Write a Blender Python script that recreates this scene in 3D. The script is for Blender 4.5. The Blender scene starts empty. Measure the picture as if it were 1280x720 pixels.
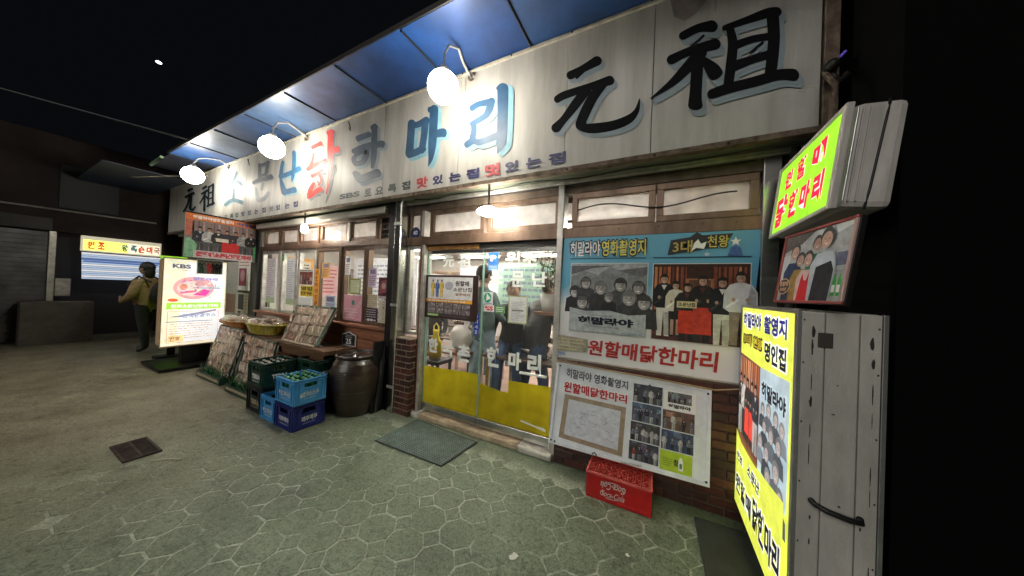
import bpy, math, random
from mathutils import Vector, Matrix
R_=random.Random(7)
C=bpy.context.scene.collection
sc=bpy.context.scene
# ---------------------------------------------------------------- camera, world, exposure
cam=bpy.data.cameras.new('camera'); co=bpy.data.objects.new('camera',cam); C.objects.link(co); sc.camera=co
AX=Vector((0.8904719,0.03331019,-0.45381739)); AY=Vector((0.45307291,0.02768779,0.89104339)); AZ=Vector((0.04224603,-0.99906147,0.00956325))
right=Vector((AX[0],AY[0],AZ[0])); down=Vector((AX[1],AY[1],AZ[1])); fwd=Vector((AX[2],AY[2],AZ[2]))
m=Matrix((right,-down,-fwd)).transposed().to_4x4(); m.translation=Vector((0,0,1.55))
co.matrix_world=m
cam.sensor_width=36; cam.lens=9.956; cam.clip_start=.05; cam.clip_end=2000
w=bpy.data.worlds.new('World'); sc.world=w; w.use_nodes=True
nt=w.node_tree; bg=nt.nodes['Background']
bg.inputs[0].default_value=(.7,.8,1,1); bg.inputs[1].default_value=0.0012   # night: the sky itself is all but black
# one very dim, very soft sun lamp: the night glow of the street, from above and behind the viewer
sl_=bpy.data.lights.new('night_sun','SUN'); sl_.energy=0.31; sl_.angle=math.radians(35); sl_.color=(1,.97,.92); so_=bpy.data.objects.new('night_sun',sl_); C.objects.link(so_)
so_.rotation_euler=Vector((.22,1,-.55)).to_track_quat('-Z','Y').to_euler()
sc.view_settings.view_transform='Standard'; sc.view_settings.look='None'; sc.view_settings.exposure=1.6; sc.view_settings.gamma=1
try:
    sc.cycles.max_bounces=7; sc.cycles.transparent_max_bounces=12; sc.cycles.sample_clamp_indirect=6; sc.cycles.caustics_reflective=False; sc.cycles.caustics_refractive=False
    sc.cycles.use_denoising=True
except Exception: pass
# brightness of the place's own lamps
L_GLOBE=25; L_SPOT=34; L_BULB=38; L_TUBE=20.0

# ---------------------------------------------------------------- materials
MATS={}
def mat(name,col,rough=.6,metal=0,emis=0,noise=None,bump=0,bscale=40,stretch=None,spec=None,alpha=None,coat=0,col2=None):
    if name in MATS: return MATS[name]
    M=bpy.data.materials.new(name); M.use_nodes=True; n=M.node_tree.nodes; l=M.node_tree.links
    b=n['Principled BSDF']; b.inputs['Base Color'].default_value=(*col,1); b.inputs['Roughness'].default_value=rough; b.inputs['Metallic'].default_value=metal
    if spec is not None: b.inputs['Specular IOR Level'].default_value=spec
    if coat: b.inputs['Coat Weight'].default_value=coat
    if emis: b.inputs['Emission Color'].default_value=(*col,1); b.inputs['Emission Strength'].default_value=emis
    if noise or bump:
        tc=n.new('ShaderNodeTexCoord'); src=tc.outputs['Object']
        if stretch:
            mp=n.new('ShaderNodeMapping'); mp.inputs['Scale'].default_value=stretch; l.new(src,mp.inputs[0]); src=mp.outputs[0]
    if noise:
        s,a=noise
        t=n.new('ShaderNodeTexNoise'); t.inputs['Scale'].default_value=s; t.inputs['Detail'].default_value=6; t.inputs['Roughness'].default_value=.65; l.new(src,t.inputs['Vector'])
        r=n.new('ShaderNodeValToRGB'); r.color_ramp.elements[0].position=.3; r.color_ramp.elements[1].position=.72
        c0=col2 if col2 else tuple(max(0,c*(1-a)) for c in col); c1=tuple(min(1,c*(1+a*.5)) for c in col)
        r.color_ramp.elements[0].color=(*c0,1); r.color_ramp.elements[1].color=(*c1,1)
        l.new(t.outputs['Fac'],r.inputs[0]); l.new(r.outputs[0],b.inputs['Base Color'])
        if emis: l.new(r.outputs[0],b.inputs['Emission Color'])
        mr=n.new('ShaderNodeMapRange'); mr.inputs['To Min'].default_value=min(1,rough+.15); mr.inputs['To Max'].default_value=max(.02,rough-.08)
        l.new(t.outputs['Fac'],mr.inputs[0]); l.new(mr.outputs[0],b.inputs['Roughness'])
    if bump:
        t2=n.new('ShaderNodeTexNoise'); t2.inputs['Scale'].default_value=bscale; t2.inputs['Detail'].default_value=5; l.new(src,t2.inputs['Vector'])
        bp=n.new('ShaderNodeBump'); bp.inputs['Strength'].default_value=bump; bp.inputs['Distance'].default_value=.01; l.new(t2.outputs['Fac'],bp.inputs['Height']); l.new(bp.outputs[0],b.inputs['Normal'])
    MATS[name]=M; return M
def glass(name,tint=(1,1,1),refl=.5,haze=0.0,hazecol=(.8,.8,.82)):
    if name in MATS: return MATS[name]
    M=bpy.data.materials.new(name); M.use_nodes=True; n=M.node_tree.nodes; l=M.node_tree.links
    n.remove(n['Principled BSDF']); out=n['Material Output']
    tr=n.new('ShaderNodeBsdfTransparent'); tr.inputs[0].default_value=(*tint,1)
    gl=n.new('ShaderNodeBsdfGlossy'); gl.inputs['Roughness'].default_value=.03
    fr=n.new('ShaderNodeFresnel'); fr.inputs[0].default_value=1.5
    mx=n.new('ShaderNodeMixShader'); mu=n.new('ShaderNodeMath'); mu.operation='MULTIPLY'; mu.inputs[1].default_value=refl*2
    ge=n.new('ShaderNodeNewGeometry'); sb=n.new('ShaderNodeMath'); sb.operation='SUBTRACT'; sb.inputs[0].default_value=1; l.new(ge.outputs['Backfacing'],sb.inputs[1])
    m0=n.new('ShaderNodeMath'); m0.operation='MULTIPLY'; m0.use_clamp=True; l.new(mu.outputs[0],m0.inputs[0]); l.new(sb.outputs[0],m0.inputs[1])
    l.new(fr.outputs[0],mu.inputs[0]); l.new(m0.outputs[0],mx.inputs[0]); l.new(tr.outputs[0],mx.inputs[1]); l.new(gl.outputs[0],mx.inputs[2]); last=mx
    if haze:
        d=n.new('ShaderNodeBsdfDiffuse'); d.inputs[0].default_value=(*hazecol,1); t=n.new('ShaderNodeBsdfTranslucent'); t.inputs[0].default_value=(*hazecol,1)
        a=n.new('ShaderNodeMixShader'); a.inputs[0].default_value=.6; l.new(d.outputs[0],a.inputs[1]); l.new(t.outputs[0],a.inputs[2])
        m2=n.new('ShaderNodeMixShader')
        tc=n.new('ShaderNodeTexCoord'); ns=n.new('ShaderNodeTexNoise'); ns.inputs['Scale'].default_value=5; l.new(tc.outputs['Object'],ns.inputs['Vector'])
        mr=n.new('ShaderNodeMapRange'); mr.inputs['From Min'].default_value=.3; mr.inputs['From Max'].default_value=.7; mr.inputs['To Min'].default_value=haze*.7; mr.inputs['To Max'].default_value=min(1,haze*1.3)
        l.new(ns.outputs['Fac'],mr.inputs[0]); l.new(mr.outputs[0],m2.inputs[0])
        l.new(last.outputs[0],m2.inputs[1]); l.new(a.outputs[0],m2.inputs[2]); last=m2
    l.new(last.outputs[0],out.inputs[0]); MATS[name]=M; return M

frame_m=mat('brown_anodised_frame',(.17,.108,.072),.36,.5,noise=(6,.55),bump=.1,stretch=(1,1,.3))
frame2_m=mat('grey_aluminium_frame',(.5,.48,.44),.4,.55,noise=(9,.4))
wood_m=mat('reddish_wood',(.30,.12,.06),.5,noise=(7,.6),stretch=(.4,1,3),bump=.2)
steel_m=mat('stainless_steel',(.55,.54,.5),.2,1,noise=(3,.35),stretch=(1,1,.15))
dark_m=mat('dark_metal',(.02,.018,.016),.45,.5,noise=(12,.4))
black_m=mat('black_paint',(.008,.008,.009),.5)
wire_m=mat('black_cable',(.01,.01,.01),.5)
white_m=mat('white_print',(.78,.78,.76),.5)
glass_m=glass('window_glass',(.95,.97,.96),.5)
dglass_m=glass('door_glass',(.96,.97,.95),.5,haze=.012)
frost_m=glass('frosted_glass',(.92,.90,.88),.8,haze=.5,hazecol=(.80,.78,.75))
rust_m=mat('rusty_strip',(.16,.12,.085),.75,.3,noise=(14,.7),col2=(.045,.028,.018),bump=.3)

# ---------------------------------------------------------------- mesh building
OFF={}
class MB:
    def __init__(s): s.v=[];s.f=[];s.m=[];s.mats=[];s.sm=[]
    def mi(s,M):
        if M not in s.mats: s.mats.append(M)
        return s.mats.index(M)
    def add(s,vs,fs,M,smooth=False):
        o=len(s.v); s.v+= [tuple(p) for p in vs]; i=s.mi(M)
        for f in fs: s.f.append(tuple(o+k for k in f)); s.m.append(i); s.sm.append(smooth)
        return s
    def box(s,x0,y0,z0,x1,y1,z1,M,mtx=None):
        if x0>x1:x0,x1=x1,x0
        if y0>y1:y0,y1=y1,y0
        if z0>z1:z0,z1=z1,z0
        vs=[Vector(p) for p in ((x0,y0,z0),(x1,y0,z0),(x1,y1,z0),(x0,y1,z0),(x0,y0,z1),(x1,y0,z1),(x1,y1,z1),(x0,y1,z1))]
        if mtx: vs=[mtx@p for p in vs]
        return s.add(vs,[(0,3,2,1),(4,5,6,7),(0,1,5,4),(1,2,6,5),(2,3,7,6),(3,0,4,7)],M)
    def tube(s,path,r,M,seg=8,caps=True):
        path=[Vector(p) for p in path]; rs=r if isinstance(r,(list,tuple)) else [r]*len(path)
        vs=[];fs=[]
        ref=None
        for i,p in enumerate(path):
            t=(path[min(i+1,len(path)-1)]-path[max(i-1,0)]).normalized()
            if ref is None: ref=Vector((0,0,1)) if abs(t.z)<.9 else Vector((1,0,0))
            a=t.cross(ref).normalized(); b=a.cross(t).normalized(); ref=b
            for k in range(seg):
                th=2*math.pi*k/seg; vs.append(p+(a*math.cos(th)+b*math.sin(th))*rs[i])
        for i in range(len(path)-1):
            for k in range(seg):
                k2=(k+1)%seg; fs.append((i*seg+k,i*seg+k2,(i+1)*seg+k2,(i+1)*seg+k))
        s.add(vs,fs,M,True)
        if caps:
            n=len(s.v)-len(vs); i=s.mi(M)
            s.f.append(tuple(n+k for k in range(seg))); s.m.append(i); s.sm.append(False)
            s.f.append(tuple(n+(len(path)-1)*seg+k for k in reversed(range(seg)))); s.m.append(i); s.sm.append(False)
        return s
    def lathe(s,prof,M,c=(0,0,0),seg=32,sx=1,sy=1,jit=0):
        vs=[];fs=[];n=len(prof)
        for k in range(seg):
            th=2*math.pi*k/seg
            for (r,z) in prof:
                rr=r*(1+jit*R_.uniform(-1,1)); vs.append((c[0]+rr*math.cos(th)*sx,c[1]+rr*math.sin(th)*sy,c[2]+z))
        for k in range(seg):
            k2=(k+1)%seg
            for i in range(n-1):
                fs.append((k*n+i,k2*n+i,k2*n+i+1,k*n+i+1))
        return s.add(vs,fs,M,True)
    def ball(s,c,r,M,seg=16,rings=10,scale=(1,1,1),mtx=None,jit=0):
        vs=[];fs=[]
        for i in range(rings+1):
            ph=math.pi*i/rings
            for k in range(seg):
                th=2*math.pi*k/seg; rr=r*(1+jit*R_.uniform(-1,1)); p=Vector((math.sin(ph)*math.cos(th)*rr*scale[0],math.sin(ph)*math.sin(th)*rr*scale[1],math.cos(ph)*rr*scale[2]))
                if i in (0,rings): p=Vector((0,0,(1 if i==0 else -1)*r*scale[2]))
                if mtx: p=mtx@p
                vs.append(p+Vector(c))
        for i in range(rings):
            for k in range(seg):
                k2=(k+1)%seg; 
                if i==0: fs.append((0,(i+1)*seg+k,(i+1)*seg+k2))
                elif i==rings-1: fs.append((i*seg+k,(i+1)*seg,i*seg+k2))
                else: fs.append((i*seg+k,(i+1)*seg+k,(i+1)*seg+k2,i*seg+k2))
        return s.add(vs,fs,M,True)
    def prism(s,pts,d,M,smooth=False):
        """pts: list of Vectors in one plane, d: extrusion Vector"""
        n=len(pts); vs=[Vector(p) for p in pts]+[Vector(p)+d for p in pts]
        fs=[tuple(range(n)),tuple(range(2*n-1,n-1,-1))]+[(i,(i+1)%n,n+(i+1)%n,n+i)[::-1] for i in range(n)]
        return s.add(vs,fs,M,smooth)
    def build(s,name,parent=None,bevel=0,loc=None,mtx=None):
        me=bpy.data.meshes.new(name); off=Vector((0,0,0))
        if parent is not None: off=OFF.get(parent.name,Vector((0,0,0)))
        elif loc is not None: off=Vector(loc)
        vs=[tuple(Vector(p)-off) for p in s.v]
        me.from_pydata(vs,[],s.f)
        for M in s.mats: me.materials.append(M)
        me.polygons.foreach_set('material_index',s.m); me.polygons.foreach_set('use_smooth',s.sm); me.update()
        o=bpy.data.objects.new(name,me); C.objects.link(o)
        if parent is not None: o.parent=parent
        elif loc is not None: o.location=loc
        OFF[o.name]=off
        if bevel:
            b=o.modifiers.new('Bevel','BEVEL'); b.width=bevel; b.segments=2; b.limit_method='ANGLE'; b.angle_limit=math.radians(50)
        return o
def tag(o,label=None,cat=None,group=None,kind=None):
    if label: o['label']=label
    if cat: o['category']=cat
    if group: o['group']=group
    if kind: o['kind']=kind
    return o
def thing(name,label,cat,loc=(0,0,0),group=None):
    o=bpy.data.objects.new(name,None); C.objects.link(o); o.location=loc; o.empty_display_size=.1
    OFF[o.name]=Vector(loc); return tag(o,label,cat,group)
def place(o,loc,rot=(0,0,0)):
    o.location=loc; o.rotation_euler=rot; return o
KIDS={}
def copy_tree(o,parent=None,kids=None):
    if kids is None:
        kids={}
        for x in C.objects:
            if x.parent: kids.setdefault(x.parent.name,[]).append(x)
    c=o.copy(); C.objects.link(c)
    if parent is not None: c.parent=parent
    for ch in kids.get(o.name,[]): copy_tree(ch,c,kids)
    return c
def bx(name,parent,x0,y0,z0,x1,y1,z1,M,bevel=0,label=None):
    o=MB().box(x0,y0,z0,x1,y1,z1,M).build(name,parent,bevel)
    if label: o['label']=label
    return o
# ---------------------------------------------------------------- writing and flat print
TC={}
def text_mesh(s,bold=0.0,shear=0.0):
    k=(s,bold,shear)
    if k in TC: return TC[k]
    c=bpy.data.curves.new('t','FONT'); c.body=s; c.size=1; c.offset=bold; c.shear=shear; c.resolution_u=3
    o=bpy.data.objects.new('t',c); C.objects.link(o)
    bpy.context.view_layer.update(); dg=bpy.context.evaluated_depsgraph_get()
    me=bpy.data.meshes.new_from_object(o.evaluated_get(dg))
    vs=[(v.co.x,v.co.y) for v in me.vertices]; fs=[tuple(p.vertices) for p in me.polygons]
    bpy.data.objects.remove(o); bpy.data.curves.remove(c); bpy.data.meshes.remove(me)
    xs=[v[0] for v in vs]; ys=[v[1] for v in vs]
    x0,x1,y0,y1=min(xs),max(xs),min(ys),max(ys)
    vs=[((x-x0)/(x1-x0),(y-y0)/(y1-y0)) for x,y in vs]
    TC[k]=(vs,fs); return TC[k]
STEP=.0012
class Flat(MB):
    """flat print on a plane: origin O, right u, up v, out n; metres"""
    def __init__(s,O,u,v,n): MB.__init__(s); s.O=Vector(O); s.u=Vector(u).normalized(); s.w=Vector(v).normalized(); s.n=Vector(n).normalized()
    def P(s,x,y,k): return s.O+s.u*x+s.w*y+s.n*(k*STEP)
    def q(s,x0,y0,x1,y1,M,k=0): return s.add([s.P(x0,y0,k),s.P(x1,y0,k),s.P(x1,y1,k),s.P(x0,y1,k)],[(0,1,2,3)],M)
    def poly(s,pts,M,k=0): return s.add([s.P(x,y,k) for x,y in pts],[tuple(range(len(pts)))],M)
    def disc(s,cx,cy,rx,ry,M,k=0,n=14): return s.poly([(cx+rx*math.cos(2*math.pi*i/n),cy+ry*math.sin(2*math.pi*i/n)) for i in range(n)],M,k)
    def ring(s,x0,y0,x1,y1,t,M,k=0):
        s.q(x0,y0,x1,y0+t,M,k);s.q(x0,y1-t,x1,y1,M,k);s.q(x0,y0+t,x0+t,y1-t,M,k);s.q(x1-t,y0+t,x1,y1-t,M,k)
    def text(s,t,x0,y0,x1,y1,M,k=1,bold=0.02,shear=0,flip=False,quad=None,dx=0):
        vs,fs=text_mesh(t,bold,shear)
        if quad:
            (ax,ay),(bx_,by),(cx,cy),(dx_,dy)=quad   # bottom-left, bottom-right, top-right, top-left
            pp=[]
            for a,b in vs:
                x=(ax*(1-a)+bx_*a)*(1-b)+(dx_*(1-a)+cx*a)*b; y=(ay*(1-a)+by*a)*(1-b)+(dy*(1-a)+cy*a)*b; pp.append(s.P(x,y,k))
        else:
            if flip: pp=[s.P(x1-(x1-x0)*a,y1-(y1-y0)*b,k) for a,b in vs]
            else: pp=[s.P(x0+(x1-x0)*a,y0+(y1-y0)*b,k) for a,b in vs]
        return s.add(pp,fs,M)
    def outlined(s,t,x0,y0,x1,y1,M,MO,k=1,o=.06,bold=.015,quad=None):
        e=(y1-y0)*o if not quad else 0
        s.text(t,x0-e,y0-e,x1+e,y1+e,MO,k,bold+o,quad=quad); s.text(t,x0,y0,x1,y1,M,k+1,bold,quad=quad); return s
    def stroke(s,rows,M,k=1,dx=0,dz=0,grow=0):
        """rows of (xl,zl,xr,zr) edge pairs in sign coordinates"""
        pts=[(Vector((a+dx,b+dz)),Vector((c+dx,d+dz))) for a,b,c,d in rows]
        def cr(p,t):
            n=len(p)-1; i=min(int(t),n-1); f=t-i
            p0=p[max(i-1,0)];p1=p[i];p2=p[i+1];p3=p[min(i+2,n)]
            return .5*((2*p1)+(p2-p0)*f+(2*p0-5*p1+4*p2-p3)*f*f+(3*p1-p0-3*p2+p3)*f**3)
        N=(len(pts)-1)*5
        L=[cr([p[0] for p in pts],i/5) for i in range(N+1)]; Rr=[cr([p[1] for p in pts],i/5) for i in range(N+1)]
        if grow:
            for i in range(N+1):
                d=(Rr[i]-L[i]); d=d.normalized() if d.length>1e-6 else d; L[i]=L[i]-d*grow; Rr[i]=Rr[i]+d*grow
        vs=[s.P(a.x,a.y,k) for a in L]+[s.P(a.x,a.y,k) for a in Rr]; fs=[(i,i+1,N+1+i+1,N+1+i) for i in range(N)]
        def cap(a,b,c):   # a,b edge, c next centre
            mid=(a+b)/2; r=(a-b)/2; t=mid-c; 
            if t.length<1e-6: return
            t=t.normalized()*r.length*.75
            pp=[a]+[mid+r*math.cos(th)+t*math.sin(th) for th in [math.pi*j/6 for j in range(1,6)]]+[b]
            o=len(vs); vs.extend([s.P(p.x,p.y,k) for p in pp]); fs.append(tuple(range(o,o+7)))
        cap(L[0],Rr[0],(L[1]+Rr[1])/2); cap(L[-1],Rr[-1],(L[-2]+Rr[-2])/2)
        return s.add(vs,fs,M)
PAL={}
def pm(col,emis=0,rough=.62):
    k=(col,emis,rough)
    if k not in PAL:
        PAL[k]=mat('print_%d'%len(PAL),col,rough,emis=emis,spec=.25,noise=((26,.4) if max(col)<.56 else (20,.2)) if not emis else (9,.22))
    return PAL[k]
def figure(f,cx,y,h,top,bottom,skin=(.45,.28,.2),hair=(.02,.015,.012),k=2,em=0,wide=1.0,apron=None,hat=None):
    """a printed person, feet at y"""
    wv=h*.13*wide
    T=pm(top,em);B=pm(bottom,em);S=pm(skin,em);Hh=pm(hair,em)
    f.poly([(cx-wv*.7,y),(cx-wv*.15,y),(cx,y+h*.42),(cx+wv*.15,y),(cx+wv*.7,y),(cx+wv*.8,y+h*.5),(cx-wv*.8,y+h*.5)],B,k)
    f.poly([(cx-wv*.8,y+h*.45),(cx+wv*.8,y+h*.45),(cx+wv*1.25,y+h*.5),(cx+wv*1.2,y+h*.72),(cx+wv*.8,y+h*.82),(cx+wv*.25,y+h*.85),(cx-wv*.25,y+h*.85),(cx-wv*.8,y+h*.82),(cx-wv*1.2,y+h*.72),(cx-wv*1.25,y+h*.5)],T,k+.5)
    f.poly([(cx+wv*.35,y+h*.5),(cx+wv*1.15,y+h*.52),(cx+wv*1.1,y+h*.71),(cx+wv*.75,y+h*.81)],pm(tuple(round(c*.6,3) for c in top),em),k+.6)
    f.poly([(cx-wv*1.1,y+h*.52),(cx-wv*.95,y+h*.50),(cx-wv*.1,y+h*.60),(cx-wv*.15,y+h*.645)],pm(tuple(round(min(.8,c*1.5+.02),3) for c in top),em),k+.65)
    f.q(cx+wv*.1,y+h*.02,cx+wv*.68,y+h*.38,pm(tuple(round(c*.7,3) for c in bottom),em),k+.2)
    if apron: f.poly([(cx-wv*.85,y+h*.12),(cx+wv*.85,y+h*.12),(cx+wv*.8,y+h*.52),(cx-wv*.8,y+h*.52)],pm(apron,em),k+.8)
    f.poly([(cx-wv*.3,y+h*.82),(cx+wv*.3,y+h*.82),(cx,y+h*.74)],pm((.6,.6,.6) if not apron else (.1,.03,.03),em),k+.9)
    f.disc(cx,y+h*.925,h*.062,h*.08,Hh,k+1)
    f.disc(cx,y+h*.905,h*.05,h*.062,S,k+1.3)
    f.disc(cx+h*.022,y+h*.9,h*.026,h*.05,pm(tuple(round(c*.7,3) for c in skin),em),k+1.35,8); f.poly([(cx-h*.05,y+h*.945),(cx+h*.05,y+h*.945),(cx+h*.045,y+h*.985),(cx-h*.045,y+h*.985)],Hh,k+1.4)
    if hat: f.poly([(cx-h*.06,y+h*.93),(cx+h*.06,y+h*.93),(cx+h*.05,y+h*1.0),(cx-h*.05,y+h*1.0)],pm(hat,em),k+1.5)
    for dx in (-.02,.02): f.disc(cx+dx*h,y+h*.915,h*.007,h*.004,Hh,k+1.7,6)
    f.q(cx-h*.02,y+h*.874,cx+h*.02,y+h*.882,pm((.6,.45,.4),em),k+1.7)
    for sx in (-1,1): f.disc(cx+sx*wv*.5,y+h*.62,h*.022,h*.028,S,k+1.2,8)
def scene_print(f,x0,y0,x1,y1,seed,tint=(.3,.3,.3),k=1,em=0,people=6,warm=False):
    """a generic printed snapshot: soft patches behind, a row of people in front"""
    r=random.Random(seed); f.q(x0,y0,x1,y1,pm(tuple(c*.55 for c in tint),em),k); W=x1-x0;Hh=y1-y0
    for i in range(14):
        g=r.uniform(.3,1.5); a=r.uniform(x0,x1-W*.1); b=r.uniform(y0+Hh*.25,y1-Hh*.08); c=min(x1,a+r.uniform(.05,.3)*W); d=min(y1,b+r.uniform(.06,.4)*Hh)
        f.poly([(a,b),(c,b),(min(x1,c+W*.01),d),(a,d)],pm(tuple(round(min(.9,q*g*r.uniform(.8,1.2)),2) for q in tint),em),k+.1+i*.05)
    for i in range(people):
        cx=x0+W*(i+.5+r.uniform(-.2,.2))/people; hh=Hh*r.uniform(.62,.85)
        g=r.choice([(.03,.03,.04),(.35,.35,.38),(.1,.11,.16),(.5,.5,.5),(.25,.04,.03) if warm else (.15,.16,.2)])
        cx=min(max(cx,x0+hh*.17),x1-hh*.17)
        figure(f,cx,y0+Hh*.01,hh,g,r.choice([(.03,.03,.03),(.2,.2,.22),(.45,.44,.42)]),skin=(.42,.28,.21) if sum(tint)>0.2 else (.3,.22,.18),k=k+1+i*.3,em=em)
def faux_lines(f,x0,y0,x1,y1,n,M,k=1,seed=1,rag=.3):
    r=random.Random(seed); hh=(y1-y0)/n
    for i in range(n):
        y=y1-(i+.7)*hh; x=x0
        xe=x1-r.uniform(0,rag)*(x1-x0)
        while x<xe:
            l=r.uniform(.03,.1)*(x1-x0); f.q(x,y,min(x+l,xe),y+hh*.38,M,k); x+=l*1.25
# ================================================================ GROUND
def ground_mat(name,base,grout=False):
    M=bpy.data.materials.new(name); M.use_nodes=True; n=M.node_tree.nodes; l=M.node_tree.links; b=n['Principled BSDF']
    g=n.new('ShaderNodeNewGeometry'); 
    def noise(s,d=6,r=.6):
        t=n.new('ShaderNodeTexNoise'); t.inputs['Scale'].default_value=s; t.inputs['Detail'].default_value=d; t.inputs['Roughness'].default_value=r; l.new(g.outputs['Position'],t.inputs['Vector']); return t.outputs['Fac']
    def ramp(src,p0,p1,c0,c1):
        r=n.new('ShaderNodeValToRGB'); r.color_ramp.elements[0].position=p0; r.color_ramp.elements[1].position=p1; r.color_ramp.elements[0].color=(*c0,1); r.color_ramp.elements[1].color=(*c1,1); l.new(src,r.inputs[0]); return r.outputs[0]
    def mix(a,bb,fac,t='MIX'):
        x=n.new('ShaderNodeMix'); x.data_type='RGBA'; x.blend_type=t
        (l.new(fac,x.inputs[0]) if not isinstance(fac,float) else setattr(x.inputs[0],'default_value',fac))
        for s,i in ((a,6),(bb,7)):
            l.new(s,x.inputs[i]) if hasattr(s,'node') else setattr(x.inputs[i],'default_value',(*s,1))
        return x.outputs[2]
    c=ramp(noise(1.6,5),.32,.7,tuple(v*.72 for v in base),tuple(v*1.22 for v in base))
    # worn concrete, browner towards the far left: warm light put into the colour
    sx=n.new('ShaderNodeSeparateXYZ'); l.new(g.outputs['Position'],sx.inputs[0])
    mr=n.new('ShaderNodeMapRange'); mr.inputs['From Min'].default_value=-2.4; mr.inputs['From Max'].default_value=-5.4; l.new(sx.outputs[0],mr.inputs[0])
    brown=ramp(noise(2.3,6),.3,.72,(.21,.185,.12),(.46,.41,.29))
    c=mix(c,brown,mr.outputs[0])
    if grout:
        def sm(out,a,b2):
            q=n.new('ShaderNodeMapRange'); q.interpolation_type='SMOOTHSTEP'; q.inputs['From Min'].default_value=a; q.inputs['From Max'].default_value=b2; l.new(sx.outputs[out],q.inputs[0]); return q.outputs[0]
        def mul(a,b2):
            q=n.new('ShaderNodeMath'); q.operation='MULTIPLY'; l.new(a,q.inputs[0]); l.new(b2,q.inputs[1]); return q.outputs[0]
        wr=n.new('ShaderNodeMapRange'); wr.inputs['From Min'].default_value=.585; wr.inputs['From Max'].default_value=.47; wr.inputs['To Min'].default_value=.05; l.new(noise(2.1,4),wr.inputs[0])
        keep=mul(mul(wr.outputs[0],sm(0,-4.6,-2.9)),mul(sm(1,2.42,2.25),mul(sm(0,.97,.8),sm(1,-.25,.1))))
        iv=n.new('ShaderNodeMath'); iv.operation='SUBTRACT'; iv.inputs[0].default_value=1; l.new(keep,iv.inputs[1]); wear=iv.outputs[0]
        c=mix(tuple((.50,.54,.43)),c,wear)
    sp=ramp(noise(95,3,.8),.36,.52,(.38,.38,.36),(1,1,1)); c=mix(c,sp,.85,'MULTIPLY'); sp3=ramp(noise(38,5,.8),.40,.56,(.55,.55,.52),(1,1,1)); c=mix(c,sp3,.8,'MULTIPLY')
    sp2=ramp(noise(150,2,.9),.66,.74,(0,0,0),(1,1,1)); 
    pm_=ramp(noise(1.1,3),.5,.62,(0,0,0),(.9,.9,.9)); fac=n.new('ShaderNodeMath'); fac.operation='MULTIPLY'; l.new(sp2,fac.inputs[0]); l.new(pm_,fac.inputs[1]); c=mix(c,(.42,.43,.36),fac.outputs[0])
    st=ramp(noise(3.7,8,.7),.56,.70,(1,1,1),(.42,.40,.34)); c=mix(c,st,.8,'MULTIPLY'); st2=ramp(noise(14,6,.75),.55,.64,(1,1,1),(.42,.40,.36)); c=mix(c,st2,.8,'MULTIPLY')
    l.new(c,b.inputs['Base Color']); 
    rr=n.new('ShaderNodeMapRange'); rr.inputs['To Min'].default_value=.26; rr.inputs['To Max'].default_value=.7; l.new(noise(4,4),rr.inputs[0]); l.new(rr.outputs[0],b.inputs['Roughness'])
    bp=n.new('ShaderNodeBump'); bp.inputs['Strength'].default_value=.8; bp.inputs['Distance'].default_value=.011
    ad=n.new('ShaderNodeMath'); ad.operation='MULTIPLY_ADD'; ad.inputs[1].default_value=.5; l.new(noise(70,5,.7),ad.inputs[0]); l.new(noise(9,4),ad.inputs[2]); l.new(ad.outputs[0],bp.inputs['Height']); l.new(bp.outputs[0],b.inputs['Normal'])
    return M
GB=(.215,.268,.182)
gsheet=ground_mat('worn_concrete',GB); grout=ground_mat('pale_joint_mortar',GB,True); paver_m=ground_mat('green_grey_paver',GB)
gr=MB()
S=600
TX0,TX1,TY0,TY1=-4.9,.98,-.25,2.42
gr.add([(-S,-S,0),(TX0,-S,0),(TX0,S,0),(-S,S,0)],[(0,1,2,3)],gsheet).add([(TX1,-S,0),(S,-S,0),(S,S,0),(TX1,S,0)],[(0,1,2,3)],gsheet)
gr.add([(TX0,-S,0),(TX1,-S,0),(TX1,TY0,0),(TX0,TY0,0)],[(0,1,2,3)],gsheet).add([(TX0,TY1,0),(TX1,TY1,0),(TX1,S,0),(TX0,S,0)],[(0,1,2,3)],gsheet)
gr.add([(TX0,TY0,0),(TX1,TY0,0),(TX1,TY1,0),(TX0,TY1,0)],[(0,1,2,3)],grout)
ground=tag(gr.build('ground'),kind='structure')
px_,py_=.2375,.2145; a_=.075
def octa(grow=0,seed=0):
    r=random.Random(seed); hx,hy=px_/2-.0052,py_/2-.0052; c=.067
    pts=[(-hx,-hy+c),(-hx+c,-hy),(hx-c,-hy),(hx,-hy+c),(hx,hy-c),(hx-c,hy),(-hx+c,hy),(-hx,hy-c)]
    pts=[(x+r.uniform(-.004,.004),y+r.uniform(-.004,.004)) for x,y in pts]
    b=MB(); n=8
    vs=[(x,y,-.001) for x,y in pts]+[(x*.975,y*.975,.0012) for x,y in pts]
    b.add(vs,[tuple(range(8,16))]+[(i,(i+1)%8,8+(i+1)%8,8+i) for i in range(8)],paver_m); return b
def squ(seed=0):
    r=random.Random(seed); c=.0645
    pts=[(-c,0),(0,-c),(c,0),(0,c)]
    pts=[(x+r.uniform(-.004,.004),y+r.uniform(-.004,.004)) for x,y in pts]
    b=MB(); vs=[(x,y,-.001) for x,y in pts]+[(x*.95,y*.95,.0012) for x,y in pts]
    b.add(vs,[(4,5,6,7)]+[(i,(i+1)%4,4+(i+1)%4,4+i) for i in range(4)],paver_m); return b
octs=[octa(0,i).build('octagon_paver',ground) for i in range(6)]; sqs=[squ(i).build('small_square_paver',ground) for i in range(4)]
used=[False]*10
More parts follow.
